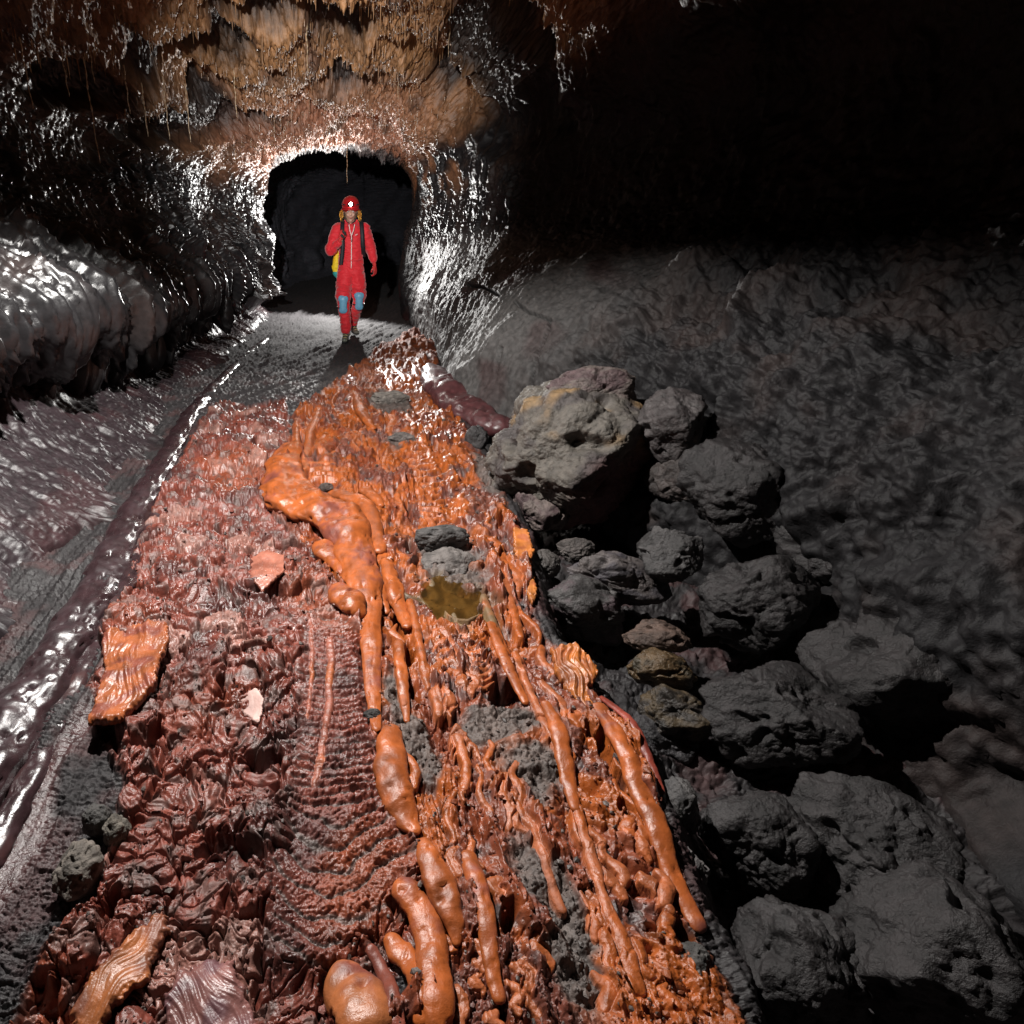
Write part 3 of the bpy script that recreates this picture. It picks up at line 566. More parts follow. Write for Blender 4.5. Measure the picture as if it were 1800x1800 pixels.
bl = [
 (1045,690,80,36,.6,'craggy dark rubble block lodged on top of the biggest boulder',(.15,.13,.125),PUR,7,8,.5,.1,0),
 (945,895,48,42,-.12,'purplish grey boulder wedged under the biggest boulder',(.19,.16,.155),PUR,6,9,.55,.25,0),
 (840,772,20,26,.02,'small black cinder boulder between the orange crust and the biggest boulder',(.055,.055,.06),None,5,10,.6,.2,0),
 (1178,745,62,62,.5,'dark knobbly boulder behind the biggest boulder',(.08,.075,.08),(.05,.04,.04),6,11,.5,.2,0),
 (1190,835,45,50,.2,'purplish black boulder right of the biggest boulder',(.07,.06,.06),None,6,12,.5,.2,0),
 (957,992,28,28,-.12,'small round dark boulder beside the broken orange shards',(.10,.095,.095),None,6,13,.5,.1,0),
 (1012,968,38,20,-.18,'small angular boulder behind the small round one',(.12,.11,.11),None,6,14,.6,.3,0),
 (1075,1015,90,48,-.10,'broad flat grey boulder in the middle of the trench',(.125,.115,.12),(.085,.075,.085),6,15,.4,.3,-.15),
 (1028,1072,88,55,-.22,'long dark boulder slanting towards the orange rim',(.085,.085,.09),(.12,.085,.095),6,16,.4,.25,-.35),
 (1180,975,62,50,.05,'rough black boulder upslope of the broad flat one',(.065,.065,.07),None,6,17,.45,.3,0),
 (1160,1118,62,32,-.15,'reddish brown small boulder over the wet brown ones',(.13,.09,.075),None,6,18,.5,.3,-.1),
 (1165,1178,60,36,-.2,'olive brown wet boulder under the reddish one',(.13,.09,.05),(.07,.055,.035),6,19,.25,.2,-.2),
 (1195,1255,70,42,-.25,'black glistening boulder below the olive brown wet one',(.05,.045,.042),(.10,.07,.04),6,20,.3,.3,-.3),
 (1160,1300,70,45,-.38,'dark rough boulder beside the small purple rock',(.07,.07,.08),None,6,21,.4,.3,-.4),
 (1106,1338,32,28,-.02,'small purple grey rock perched on the orange rim',(.17,.125,.12),None,6,22,.55,.3,0),
 (1182,1425,46,62,-.12,'dark grey upright boulder right of the orange rim rope',(.10,.10,.105),(.075,.07,.07),6,23,.45,.25,0),
 (1205,1530,32,50,-.15,'small bluish grey boulder below the dark upright one',(.17,.165,.175),None,6,24,.55,.25,0),
]
for b in bl: boulder(b[0], b[1], b[2], b[3], b[4], b[5], b[6], b[7], b[8], b[9], b[10]-.08, facet=b[11]+.08, rot=b[12], fine=1.4)
ex = [(1300,860,110,90,.25,'charcoal boulder high against the bulging wall'),(1330,1060,110,80,-.05,'squat black boulder beside the rough black one'),(1500,960,120,90,.1,'wide charcoal boulder in the far side of the trench'),
 (1370,1260,120,90,-.2,'rough charcoal boulder beside the glistening one'),(1590,1180,150,120,-.1,'massive dark boulder at the outer trench side'),(1330,1480,90,80,-.2,'cracked dark boulder beside the upright one'),(1520,1480,130,110,-.15,'blocky charcoal boulder beyond the cracked one'),
 (1400,1690,110,100,-.2,'grey black boulder nearest the orange crust corner'),(1650,1680,150,130,-.1,'broad black boulder in the lowest corner')]
for i, (a, b, rx, ry, zz, lb) in enumerate(ex): boulder(a, b, rx, ry, zz, lb, (.032,.030,.033), None, 6, 40+i, .4, facet=.34, fine=1.6)
GS = 'loose grey rocks on the lava crust'
for i, (a, b, rx, ry, zz, lb, c) in enumerate([
 (140,1530,42,44,.03,'speckled grey rock lying in the dark gutter',(.17,.155,.14)),
 (168,1440,24,26,.02,'small dark rock above the speckled grey one',(.07,.07,.07)),
 (205,1465,26,34,-.01,'pale stone wedged at the red crust edge',(.17,.16,.14)),
 (775,945,46,24,.04,'dark grey rock sitting above the puddle',(.12,.12,.125)),
 (788,1000,54,40,-.055,'pale grey rough rock rising out of the puddle edge',(.20,.19,.19)),
 (572,858,15,9,.03,'little brown rock stuck at the head of the twisted rope',(.11,.09,.085)),
 (684,702,36,16,-.0,'flat light grey rock far up the orange crust',(.24,.23,.22)),
 (706,770,22,9,.0,'small flat grey rock below the far light one',(.17,.16,.16)),
 (655,1258,17,12,.0,'little black rock at the end of the red cord',(.06,.06,.06)),
 (1215,1700,30,40,-.05,'dark stone at the lower orange crust edge',(.10,.10,.10))]):
    boulder(a, b, rx, ry, zz, lb, c, None, 6, 70+i, .55, facet=.22, group=GS, name='rock', zs=ry*1.1)
# ------------------------------------------------ slabs of crust
def slab(poly, lift, tilt, label, c0, c1, thick=.03, ang=.8, fr=60, rgh=.25, seed=1, amp=.012):
    """irregular plate with folds; poly in px on the floor; tilt = height gain (far left corner..), in m"""
    w = W(poly); cx = sum(p[0] for p in w)/len(w); cy = sum(p[1] for p in w)/len(w)
    R = max(math.hypot(p[0]-cx, p[1]-cy) for p in w)*1.15; n = 190
    A_ = np.array(w)-[cx, cy]; ev, evec = np.linalg.eigh(A_.T@A_); ang = math.atan2(evec[1, 1], evec[0, 1])+math.pi/2
    gx, gy = np.meshgrid(np.linspace(-R, R, n), np.linspace(-R, R, n)); gx = gx.astype(np.float32); gy = gy.astype(np.float32)
    pl = [(a-cx, b-cy) for a, b in w]; sd = poly_sd(gx, gy, pl)+.008*fbm2(gx*40, gy*40, 3, seed)
    ca, sa = math.cos(ang), math.sin(ang); la = gx*ca+gy*sa+.035*n2(gx*8, gy*8, seed+6); lb = -gx*sa+gy*ca
    top = lift-.02+tilt[0]*gx*.8+tilt[1]*gy*.8+amp*np.abs(n2(la*fr*.6, lb*fr*.08, seed))+amp*.3*np.abs(n2(la*fr*2.3, lb*fr*.4, seed+1))+.02*n2(gx*7, gy*7, seed+2)
    round_ = np.sqrt(np.clip(1-(1-np.clip(sd/(thick*.45), 0, 1))**2, 0, 1)); zt = top-thick*.5*(1-round_); zb = top-thick*.5-thick*.5*round_
    ins = sd > 0; idx = np.arange(n*n).reshape(n, n); q = gridq(n, n); keep = ins.reshape(-1)[q].all(axis=1); q = q[keep]
    Vt = np.stack([gx, gy, zt], -1).reshape(-1, 3); Vb = np.stack([gx, gy, zb], -1).reshape(-1, 3)
    V = np.concatenate([Vt, Vb]); Q = [q, q[:, ::-1]+n*n]
    e = {}
    for f in q:
        for k in range(4):
            a, b = int(f[k]), int(f[(k+1) % 4])
            if (b, a) in e: del e[(b, a)]
            else: e[(a, b)] = 1
    Q.append(np.array([(b, a, a+n*n, b+n*n) for a, b in e], np.int32)); Q = np.concatenate(Q)
    u, inv = np.unique(Q, return_inverse=True); V = V[u]; Q = inv.reshape(Q.shape)
    v = n2(V[:, 0]*14, V[:, 1]*14, seed+4); c = lay(np.zeros((len(V), 3), np.float32)+C3(*c0), C3(*c1), ss(-.1, .4, v))
    o = mk('lava_slab', V, Q, M['rope'], c, np.clip(rgh+.1*v, .1, .9)); o.location = (cx, cy, 0)
    return tag(o, label, 'lava slab', 'loose slabs of lava crust')
slab([(185,1128),(240,1110),(298,1112),(300,1150),(285,1180),(280,1230),(240,1265),(215,1290),(160,1296),(175,1240),(188,1200),(180,1150)], .085, (.12, -.05), 'rusty brown folded slab tilted at the edge of the red crust', (.30,.085,.03), (.19,.05,.03), .045, .35, 55, .2, 2, .02)
slab([(120,1790),(165,1720),(235,1650),(290,1605),(300,1640),(270,1690),(262,1730),(200,1780),(160,1850)], .05, (.1, .05), 'long orange brown slab with straight grooves near the dark hole', (.30,.095,.03), (.19,.06,.03), .04, .75, 30, .25, 5, .014)
slab([(290,1760),(320,1715),(370,1690),(410,1700),(440,1770),(470,1850),(380,1900),(300,1860)], .045, (.0, -.05), 'purplish shiny slab of crust beside the dark hole', (.20,.085,.075), (.12,.055,.06), .04, .5, 40, .18, 8, .014)
slab([(422,1232),(448,1222),(466,1240),(458,1275),(430,1262)], .05, (.25, .1), 'small pale pink flat slab lying on the red crust', (.52,.34,.30), (.40,.25,.22), .02, .3, 30, .45, 9, .003)
slab([(440,990),(470,975),(500,985),(500,1010),(460,1040),(440,1020)], .045, (.15, .1), 'shiny brown flat slab above the pink one', (.33,.12,.08), (.25,.08,.05), .02, .3, 30, .15, 11, .005)
slab([(965,1150),(1010,1145),(1045,1180),(1050,1200),(1030,1215),(1055,1265),(1010,1235),(975,1190)], .05, (.1, .1), 'orange folded slab on the rim over the dark trench', (.42,.13,.03), (.30,.09,.03), .04, 1.1, 60, .2, 13, .02)
slab([(900,940),(925,945),(938,975),(930,1000),(905,985)], .05, (.1, .2), 'orange broken plate standing at the trench rim', (.45,.14,.03), (.33,.09,.03), .03, .4, 30, .3, 15, .004)
slab([(918,1000),(932,1005),(945,1035),(938,1058),(925,1040)], .03, (.1, .1), 'smaller orange shard beside the small round boulder', (.48,.16,.035), (.36,.1,.03), .03, .4, 30, .35, 17, .003)

# puddle: still brown water in the basin
pm = plain('puddle_water', (.075, .043, .014), .03, .6, var=.2, scale=14)
nt = pm.node_tree; tr_ = nt.nodes.new('ShaderNodeBsdfTransparent'); tr_.inputs[0].default_value = (.80, .62, .34, 1); gl_ = nt.nodes.new('ShaderNodeBsdfGlossy'); gl_.inputs['Roughness'].default_value = .02
fr_ = nt.nodes.new('ShaderNodeFresnel'); fr_.inputs[0].default_value = 1.33; m1_ = nt.nodes.new('ShaderNodeMixShader'); m2_ = nt.nodes.new('ShaderNodeMixShader'); m2_.inputs[0].default_value = .30
nt.links.new(fr_.outputs[0], m1_.inputs[0]); nt.links.new(tr_.outputs[0], m1_.inputs[1]); nt.links.new(gl_.outputs[0], m1_.inputs[2])
nt.links.new(m1_.outputs[0], m2_.inputs[1]); nt.links.new(nt.nodes['Principled BSDF'].outputs[0], m2_.inputs[2]); nt.links.new(m2_.outputs[0], nt.nodes['Material Output'].inputs['Surface'])
ns = 48; x0, y0, _ = gp(797, 1057, PZ); m = mpp(797, 1057)
ang = np.linspace(0, 2*np.pi, ns, endpoint=False); R = 1+.12*np.sin(ang*3+1)+.06*np.sin(ang*5)
pv = [(0, 0, 0)]+[(62*m*R[i]*math.cos(a)*.9, 75*m*R[i]*math.sin(a)*1.1, 0) for i, a in enumerate(ang)]
pq = np.array([(0, 1+i, 1+(i+1) % ns) for i in range(ns)])
pd = mk('puddle_water', np.array(pv), pq, pm); pd.location = (x0, y0, PZ); tag(pd, 'small brown puddle in the orange crust', 'puddle', kind='structure')

# thin roof straws
sm = plain('straw_stone', (.42, .30, .18), .3, .6)
rs_ = random.Random(3)
straws = [(610,282,322,10.6),(157,170,287,5.6),(163,126,145,6),(118,150,170,6),(225,175,200,6.4),(255,200,240,7),(292,190,245,7),(330,200,250,7.2),(414,175,205,7.6),(48,140,190,5.4),(700,150,175,8.5),(540,90,130,7.4),(790,60,100,7.4)]
slb = ['longest straw hanging above the helmet at the tunnel mouth', 'very long thin straw hanging by the dark left wall', 'short straw near the long one at the roof edge', 'tiny straw on the brown roof band', 'pale straw under the brown roof band', 'straw dangling over the black recess', 'straw right of the dangling one over the recess', 'thin straw before the lit roof lobe', 'straw at the edge of the lit orange roof', 'straw at the outermost left roof', 'straw above the mouth on the lit roof', 'straw in the dark pit of the roof', 'straw on the brown roof right of the pit']
for (a, b0, b1, yy), lb in zip(straws, slb):
    def at(px, py):
        u = (px-600)/F; v = (900-py)/F; dy = CP+v*SP; t = yy/dy; return (u*t, yy, CH+t*(v*CP-SP))
    p0 = at(a, b0); p1 = at(a, b1); Lg = p0[2]-p1[2]+.25; n = 30; V = []; 
    for i in range(n+1):
        r = .0045*(1+.5*math.sin(i*1.9)+.3*math.sin(i*4.1))*(1.2-.5*i/n)
        for k in range(8): V.append((r*math.cos(k*math.pi/4)+.004*math.sin(i*.5), r*math.sin(k*math.pi/4), .25-Lg*i/n))
    i_ = np.arange((n+1)*8).reshape(n+1, 8); j_ = np.roll(i_, -1, 1); q = np.stack([i_[:-1], i_[1:], j_[1:], j_[:-1]], -1).reshape(-1, 4)
    o = mk('stalactite', np.array(V), q, sm); o.location = (p0[0], yy, p0[2]); tag(o, lb, 'stalactite', 'straw stalactites under the roof')

# countless little drips of the roof
cand = np.argwhere((wc > .6) & (SY > 5.5) & (SY < 10.3) & (hollow < .4)); rd = np.random.RandomState(4); cand = cand[rd.choice(len(cand), 2000, replace=False)]
dv = []; dq = []; o_ = 0
for (a, b) in cand:
    p = P2[a, b]; L_ = rd.uniform(.02, .075)**1.0*(1+(rd.rand() < .12)*1.6); rr_ = rd.uniform(.004, .009)
    for (q_z, q_r) in ((.02, 1.), (-L_*.5, .6), (-L_, .25)):
        for k in range(5): dv.append((p[0]+rr_*q_r*math.cos(k*1.2566), p[1]+rr_*q_r*math.sin(k*1.2566), p[2]+q_z))
    for l_ in (0, 5):
        for k in range(5): k2 = (k+1) % 5; dq.append((o_+l_+k, o_+l_+5+k, o_+l_+5+k2, o_+l_+k2))
    o_ += 15
dr = mk('roof_drips', np.array(dv), np.array(dq), plain('drip_stone', (.30, .16, .075), .25, .7), smooth=True)
tag(dr, 'countless tiny brown drips fringing the roof', 'drips', kind='stuff')
exec_person = True
# ================================================================== PERSON
def blob(name, segs, mat, vox=.01, smooth=4, parent=None, wr=0, wf=20, seed=0, cut=None):
    """segs: (p0,r0,p1,r1[,squash]) tapered capsules grown into one continuous skin"""
    bm = bmesh.new(); base_ = None
    for sg in segs:
        p0, r0, p1, r1 = sg[:4]; sq = sg[4] if len(sg) > 4 else (1, 1, 1)
        b2 = bmesh.new()
        for p, r in ((p0, r0), (p1, r1)):
            bmesh.ops.create_icosphere(b2, subdivisions=3, radius=1, matrix=Matrix.Translation(p) @ Matrix.Diagonal((r*sq[0], r*sq[1], r*sq[2], 1)))
        h = bmesh.ops.convex_hull(b2, input=b2.verts)
        bmesh.ops.delete(b2, geom=list({g for g in h['geom_interior']+h['geom_unused'] if isinstance(g, bmesh.types.BMVert)}), context='VERTS')
        t = bpy.data.meshes.new('t'); b2.to_mesh(t); b2.free(); bm.from_mesh(t); bpy.data.meshes.remove(t)
    me = bpy.data.meshes.new(name); bm.to_mesh(me); bm.free(); o = bpy.data.objects.new(name, me); C.objects.link(o)
    rm = o.modifiers.new('r', 'REMESH'); rm.mode = 'VOXEL'; rm.voxel_size = vox; rm.use_smooth_shade = True
    if smooth: s = o.modifiers.new('s', 'SMOOTH'); s.factor = .6; s.iterations = smooth
    dg = bpy.context.evaluated_depsgraph_get(); m2 = bpy.data.meshes.new_from_object(o.evaluated_get(dg)); o.modifiers.clear(); o.data = m2; bpy.data.meshes.remove(me)
    m2.name = name; m2.materials.clear(); m2.materials.append(mat)
    if wr:
        n = len(m2.vertices); c = np.empty(n*3, np.float32); m2.vertices.foreach_get('co', c); c = c.reshape(-1, 3); nn = np.empty(n*3, np.float32); m2.vertex_normals.foreach_get('vector', nn); nn = nn.reshape(-1, 3)
        x, y, z = c.T; d = wr*(1-np.abs(n3(x*wf*.45+z*4, y*wf*.45, z*wf, seed))*3)
        c += nn*d[:, None]; m2.vertices.foreach_set('co', c.ravel()); m2.update()
    m2.polygons.foreach_set('use_smooth', np.ones(len(m2.polygons), bool))
    if parent: o.parent = parent
    return o
def V3(*a): return Vector(a)
px0, py0 = .13, 8.75
pz0 = max(floor_z(.08, 8.6), floor_z(.2, 9.1))
per = bpy.data.objects.new('person', None); C.objects.link(per); per.location = (px0, py0, pz0)
tag(per, 'person in red caving overalls and red helmet walking out of the dark tunnel', 'person')
red = plain('red_cloth', (.62, .018, .028), .65, .3, .5, 60, .12); red.node_tree.nodes['Principled BSDF'].inputs['Sheen Weight'].default_value = .3
skin = plain('skin', (.52, .30, .22), .5, .4, var=.05)
black = plain('black_webbing', (.012, .012, .016), .6, .4); blue = plain('blue_pad', (.13, .33, .48), .45, .5, .2, 40, .12)
redp = plain('red_plastic', (.40, .010, .014), .3, .5, var=.05); glove_r = plain('red_glove', (.50, .03, .03), .7, .3, .4, 90); dark = plain('dark_rubber', (.02, .022, .022), .6, .4)
white = plain('white_piping', (.75, .73, .70), .5); yellow = plain('yellow_fabric', (.75, .52, .02), .6, .3, .3, 50); teal = plain('teal_fabric', (.03, .28, .27), .6, .3)
hairm = plain('blond_hair', (.95, .70, .30), .4, .5, var=.1, trans=.95); darkhair = plain('brown_hair', (.10, .06, .03), .5, .4); boot = plain('boot_leather', (.16, .17, .14), .7, .3, .4, 60)
lipm = plain('lips', (.42, .13, .11), .45, .4, var=.05); eyew = plain('eye_white', (.62, .6, .57), .2, .5, var=.02); eyed = plain('eye_iris', (.05, .03, .02), .2, .5); brass = plain('boot_yellow', (.5, .4, .15), .6)
lampm = plain('lamp_glow', (1, .95, .85), .3, .5, emit=60); inner = plain('orange_shirt', (.65, .09, .05), .7, .3)
# joints (x right in the picture, front is -y)
hd = V3(-.01, -.03, 1.60); shL = V3(-.165, .01, 1.43); shR = V3(.165, .01, 1.43); elL = V3(-.27, -.06, 1.15); haL = V3(-.125, -.19, 1.34); elR = V3(.265, .03, 1.16); haR = V3(.315, -.06, .96)
hpL = V3(-.085, 0, .92); hpR = V3(.085, 0, .92); knL = V3(-.105, -.17, .49); anL = V3(-.065, -.17, .11); knR = V3(.115, .0, .50); anR = V3(.05, .32, .13)
body = blob('body', [ (hd+V3(0, .01, .03), .088, hd+V3(0, .02, .05), .090, (.9, 1.05, 1)), (hd+V3(0, -.02, -.03), .066, hd+V3(0, -.035, -.075), .040, (.92, .9, 1)), (hd+V3(0, -.045, .0), .055, hd+V3(0, -.05, -.03), .05, (.95, .8, 1)),
   (hd+V3(0, -.098, .01), .010, hd+V3(0, -.120, -.022), .014), (hd+V3(0, -.085, -.088), .018, hd+V3(0, -.085, -.095), .016, (1.3, 1, 1)), (hd+V3(-.035, -.078, -.022), .022, hd+V3(-.03, -.08, -.03), .02), (hd+V3(.035, -.078, -.022), .022, hd+V3(.03, -.08, -.03), .02),
   (hd+V3(-.03, -.088, .032), .012, hd+V3(.03, -.088, .032), .012), (hd+V3(-.088, .01, .01), .018, hd+V3(-.09, .012, -.02), .013, (.5, 1, 1)), (hd+V3(.088, .01, .01), .018, hd+V3(.09, .012, -.02), .013, (.5, 1, 1)),
   (hd+V3(0, .01, -.06), .052, V3(0, .0, 1.42), .055), (V3(0, 0, 1.40), .085, V3(0, 0, 1.0), .10, (1.2, .8, 1)), (shL, .045, elL, .035), (elL, .035, haL+V3(-.01, .02, -.06), .024), (shR, .045, elR, .035), (elR, .035, haR+V3(-.005, .02, .05), .024),
   (hpL, .07, knL, .045), (knL, .045, anL, .03), (hpR, .07, knR, .045), (knR, .045, anR, .03)], skin, .0055, 3, per)
suit = blob('coverall', [ (V3(0, .01, 1.36), .142, V3(0, .01, 1.22), .14, (1.22, .85, 1)), (V3(-.10, .01, 1.40), .070, V3(.10, .01, 1.40), .070, (1, .95, .9)), (V3(0, .01, 1.20), .138, V3(0, .01, 1.05), .134, (1.2, .92, 1)), (V3(0, .01, 1.05), .135, V3(0, .015, .90), .145, (1.22, 1, 1)),
   (V3(-.11, .01, 1.42), .074, V3(-.17, .01, 1.40), .070), (V3(.11, .01, 1.42), .074, V3(.17, .01, 1.40), .070),
   (shL+V3(-.01, 0, -.03), .082, elL+V3(0, 0, .02), .076), (elL+V3(.0, 0, .0), .068, haL+V3(-.03, .035, -.085), .042), (shR+V3(.01, 0, -.03), .082, elR, .072), (elR, .072, haR+V3(-.01, .02, .08), .050),
   (V3(-.05, 0, .92), .125, V3(-.095, -.06, .70), .112), (V3(-.095, -.06, .70), .100, knL+V3(0, .01, .09), .108), (knL+V3(0, .01, .10), .098, knL+V3(0, .01, .05), .085), (knL+V3(0, .01, .05), .086, anL+V3(0, .01, .07), .074), (anL+V3(0, .01, .07), .074, anL+V3(0, .01, .03), .068),
   (V3(.05, 0, .92), .125, V3(.10, -.0, .70), .112), (V3(.10, 0, .70), .100, knR+V3(0, .01, .09), .106), (knR+V3(0, .01, .09), .096, knR+V3(0, .01, .04), .084), (knR, .076, anR+V3(0, 0, .07), .074), (anR+V3(0, 0, .07), .074, anR+V3(0, 0, .04), .068)], red, .008, 3, per, .007, 20, 3)
col_ = blob('collar', [(V3(-.055, -.01, 1.44), .022, V3(-.075, -.02, 1.505), .018, (1, 1.2, 1)), (V3(.055, -.01, 1.44), .022, V3(.075, -.02, 1.505), .018, (1, 1.2, 1)), (V3(-.07, -.01, 1.49), .018, V3(-.04, .055, 1.50), .018), (V3(.07, -.01, 1.49), .018, V3(.04, .055, 1.50), .018), (V3(-.04, .055, 1.50), .018, V3(.04, .055, 1.50), .018),
   (V3(-.06, -.03, 1.47), .018, V3(-.012, -.105, 1.34), .014), (V3(.06, -.03, 1.47), .018, V3(.016, -.105, 1.34), .014)], red, .006, 2, suit)
sh_ = blob('shirt', [(V3(0, -.075, 1.43), .03, V3(0, -.108, 1.36), .012, (1, .5, 1))], inner, .005, 2, per)
def tube(name, pts, r, mat, parent, ns=8, flat=1., up=(0, 0, 1), sub=6):
    V, Q = frame_sweep([tuple(p) for p in pts], [r]*len(pts) if not isinstance(r, (list, tuple)) else r, ns, flat, 1, 0.0, sub=sub)
    return mk(name, V, Q, mat, parent=parent)
tube('zip', [V3(-.03, -.098, 1.47), V3(-.02, -.112, 1.40), V3(.0, -.122, 1.33), V3(.004, -.128, 1.2), V3(.004, -.132, 1.05), V3(.002, -.138, .93)], .005, white, suit)
tube('zip', [V3(.045, -.09, 1.47), V3(.03, -.112, 1.40), V3(.004, -.124, 1.33)], .005, white, suit)
for s in (-1, 1): tube('pocket_piping', [V3(s*.05, -.118, 1.335), V3(s*.085, -.112, 1.35)], .004, white, suit)
tube('waist_seam', [V3(-.15, -.07, 1.04), V3(-.08, -.122, 1.03), V3(0, -.136, 1.028), V3(.08, -.122, 1.03), V3(.15, -.07, 1.04)], .006, red, suit)
# gloves with fingers
def hand(cen, fwd, side, up, curl, nm='glove'):
    """cen palm centre, fwd fingers direction, side towards thumb, up back of the hand"""
    f, s, u = fwd.normalized(), side.normalized(), up.normalized(); S = []
    S.append((cen-f*.03+s*.018, .018, cen+f*.02+s*.022, .017)); S.append((cen-f*.03-s*.014, .018, cen+f*.02-s*.020, .016)); S.append((cen-f*.03, .02, cen+f*.02, .018)); S.append((cen-f*.07, .026, cen-f*.03, .021))
    for k, (o, L) in enumerate([(.026, .068), (.009, .076), (-.009, .070), (-.026, .056)]):
        p = cen+f*.03+s*o; a = 0; 
        for j in range(3):
            a += curl*(.9 if j else .55); dr = f*math.cos(a)-u*math.sin(a); q = p+dr*L*(.42, .32, .26)[j]; S.append((p, .0095-.0008*j, q, .0088-.0008*j)); p = q
    p = cen-f*.03+s*.028; a = .7
    for j in range(2): dr = f*math.cos(a-.3*j)+s*math.sin(a-.3*j)*.8-u*curl*.5; q = p+dr.normalized()*.034; S.append((p, .0115-.001*j, q, .0105-.001*j)); p = q
    return S
gl = blob('glove', hand(haL, V3(.35, -.1, .93), V3(.9, .1, -.3), V3(-.1, -1, .05), 1.0), glove_r, .0035, 1, per); gl['label'] = 'red and black glove gripping the pack strap'
blob('fingertips', [(haL+V3(.02, -.028, .045), .018, haL+V3(.045, -.02, .01), .016), (haL+V3(.0, -.03, -.005), .018, haL+V3(.03, -.025, -.03), .014)], dark, .004, 1, gl)
gr_ = blob('glove', hand(haR+V3(.008, -.01, -.045), V3(.12, -.12, -1), V3(-.6, -.8, 0), V3(.9, -.35, 0), .55), glove_r, .0035, 1, per); gr_['label'] = 'red and black glove hanging open'
blob('fingertips', [(haR+V3(-.012, -.03, -.05), .014, haR+V3(-.014, -.03, -.09), .012)], dark, .004, 1, gr_)
# knee pads
def pad(k, lb):
    o = blob('knee_pad', [(k+V3(-.02, -.088, .07), .050, k+V3(.02, -.088, .07), .050, (1, .6, 1)), (k+V3(0, -.094, .06), .056, k+V3(0, -.088, -.065), .050, (1, .6, 1)), (k+V3(-.012, -.084, -.075), .048, k+V3(.012, -.084, -.075), .048, (1, .6, 1))], blue, .005, 3, per); o['label'] = lb
    for dz in (.05, -.055):
        P_ = [k+V3(.080*math.sin(a), .01-.088*math.cos(a), dz) for a in np.linspace(-2.9, 2.9, 15)]; tube('pad_strap', P_, .009, dark, o)
pad(knL+V3(0, .01, .0), 'scuffed blue knee pad on the leading leg'); pad(knR+V3(0, .01, .01), 'blue knee pad on the trailing leg')
# boots
def boot_(a, tipdir, lift, lb):
    f = Vector(tipdir).normalized(); d = V3(0, 0, lift)
    o = blob('boot', [(a+V3(0, .0, .02), .05, a+V3(0, .01, -.05), .048), (a+V3(0, .02, -.055)+d*0, .042, a+f*.10+V3(0, 0, -.07), .040, (1, 1, .8)), (a+f*.08+V3(0, 0, -.072), .042, a+f*.17+V3(0, 0, -.08), .036, (1.1, 1, .75))], boot, .005, 2, per); o['label'] = lb
    blob('sole', [(a+V3(0, .03, -.095), .042, a+f*.08+V3(0, 0, -.098), .042, (1.05, 1, .35)), (a+f*.08+V3(0, 0, -.098), .046, a+f*.18+V3(0, 0, -.103), .038, (1.05, 1, .35))], dark, .005, 1, o)
    for k in range(4):
        p = a+f*(.05+.03*k)+V3(0, 0, -.018-.011*k); tube('lace', [p+V3(-.03, 0, -.008), p+V3(0, 0, .004), p+V3(.03, 0, -.008)], .005, brass if k % 2 else dark, o)
boot_(anL, (-.12, -1, 0), 0, 'grey green laced boot of the leading foot'); boot_(anR, (.25, -1, -.0), 0, 'yellow trimmed dark boot of the trailing foot')
# helmet with lamp
hm = blob('helmet', [(hd+V3(0, .015, .085), .118, hd+V3(0, .02, .095), .116, (.98, 1.12, .90)), (hd+V3(0, -.02, .055), .112, hd+V3(0, .03, .055), .112, (1.02, 1.08, .35))], redp, .006, 3, per); hm['label'] = 'red caving helmet with a lit lamp'
tube('brim', [hd+V3(.122*math.sin(a), .01-.135*math.cos(a), .035) for a in np.linspace(0, 6.283, 25)], .008, redp, hm)
for s in (-1, 1): blob('vent', [(hd+V3(s*.075, -.10, .09), .010, hd+V3(s*.095, -.075, .095), .010, (1, 1, .7))], dark, .004, 0, hm)
lm = blob('headlamp', [(hd+V3(-.012, -.128, .095), .030, hd+V3(.012, -.128, .095), .030, (1, .8, .9))], dark, .004, 1, hm)
lens_ = blob('lens', [(hd+V3(0, -.150, .098), .020, hd+V3(0, -.152, .098), .020, (1, .5, 1))], lampm, .003, 0, lm)
for s in (-1, 1):
    tube('chin_strap', [hd+V3(s*.085, .0, .03), hd+V3(s*.084, -.02, -.03), hd+V3(s*.055, -.045, -.095), hd+V3(s*.01, -.06, -.125)], .006, black, hm)
    tube('cord', [hd+V3(s*.03, -.07, -.12), V3(s*.045, -.10, 1.42), V3(s*.02+.0, -.135, 1.33), V3(.01, -.14, 1.25)], .003, black, hm)
    e = blob('eye', [(hd+V3(s*.031, -.092, .012), .0105, hd+V3(s*.033, -.091, .012), .0105, (1.3, .7, .7))], eyew, .002, 0, per)
    blob('iris', [(hd+V3(s*.031, -.1005, .012), .0052, hd+V3(s*.031, -.1005, .012), .0052, (1, .5, 1))], eyed, .0015, 0, e)
    tube('eyebrow', [hd+V3(s*.014, -.101, .030), hd+V3(s*.032, -.101, .036), hd+V3(s*.050, -.088, .030)], .0035, darkhair, per)
mo = tube('mouth', [hd+V3(-.024, -.094, -.056), hd+V3(-.010, -.104, -.060), hd+V3(.010, -.104, -.060), hd+V3(.024, -.094, -.056)], .0065, lipm, per)
tube('teeth', [hd+V3(-.014, -.106, -.0585), hd+V3(.014, -.106, -.0585)], .003, eyew, mo)
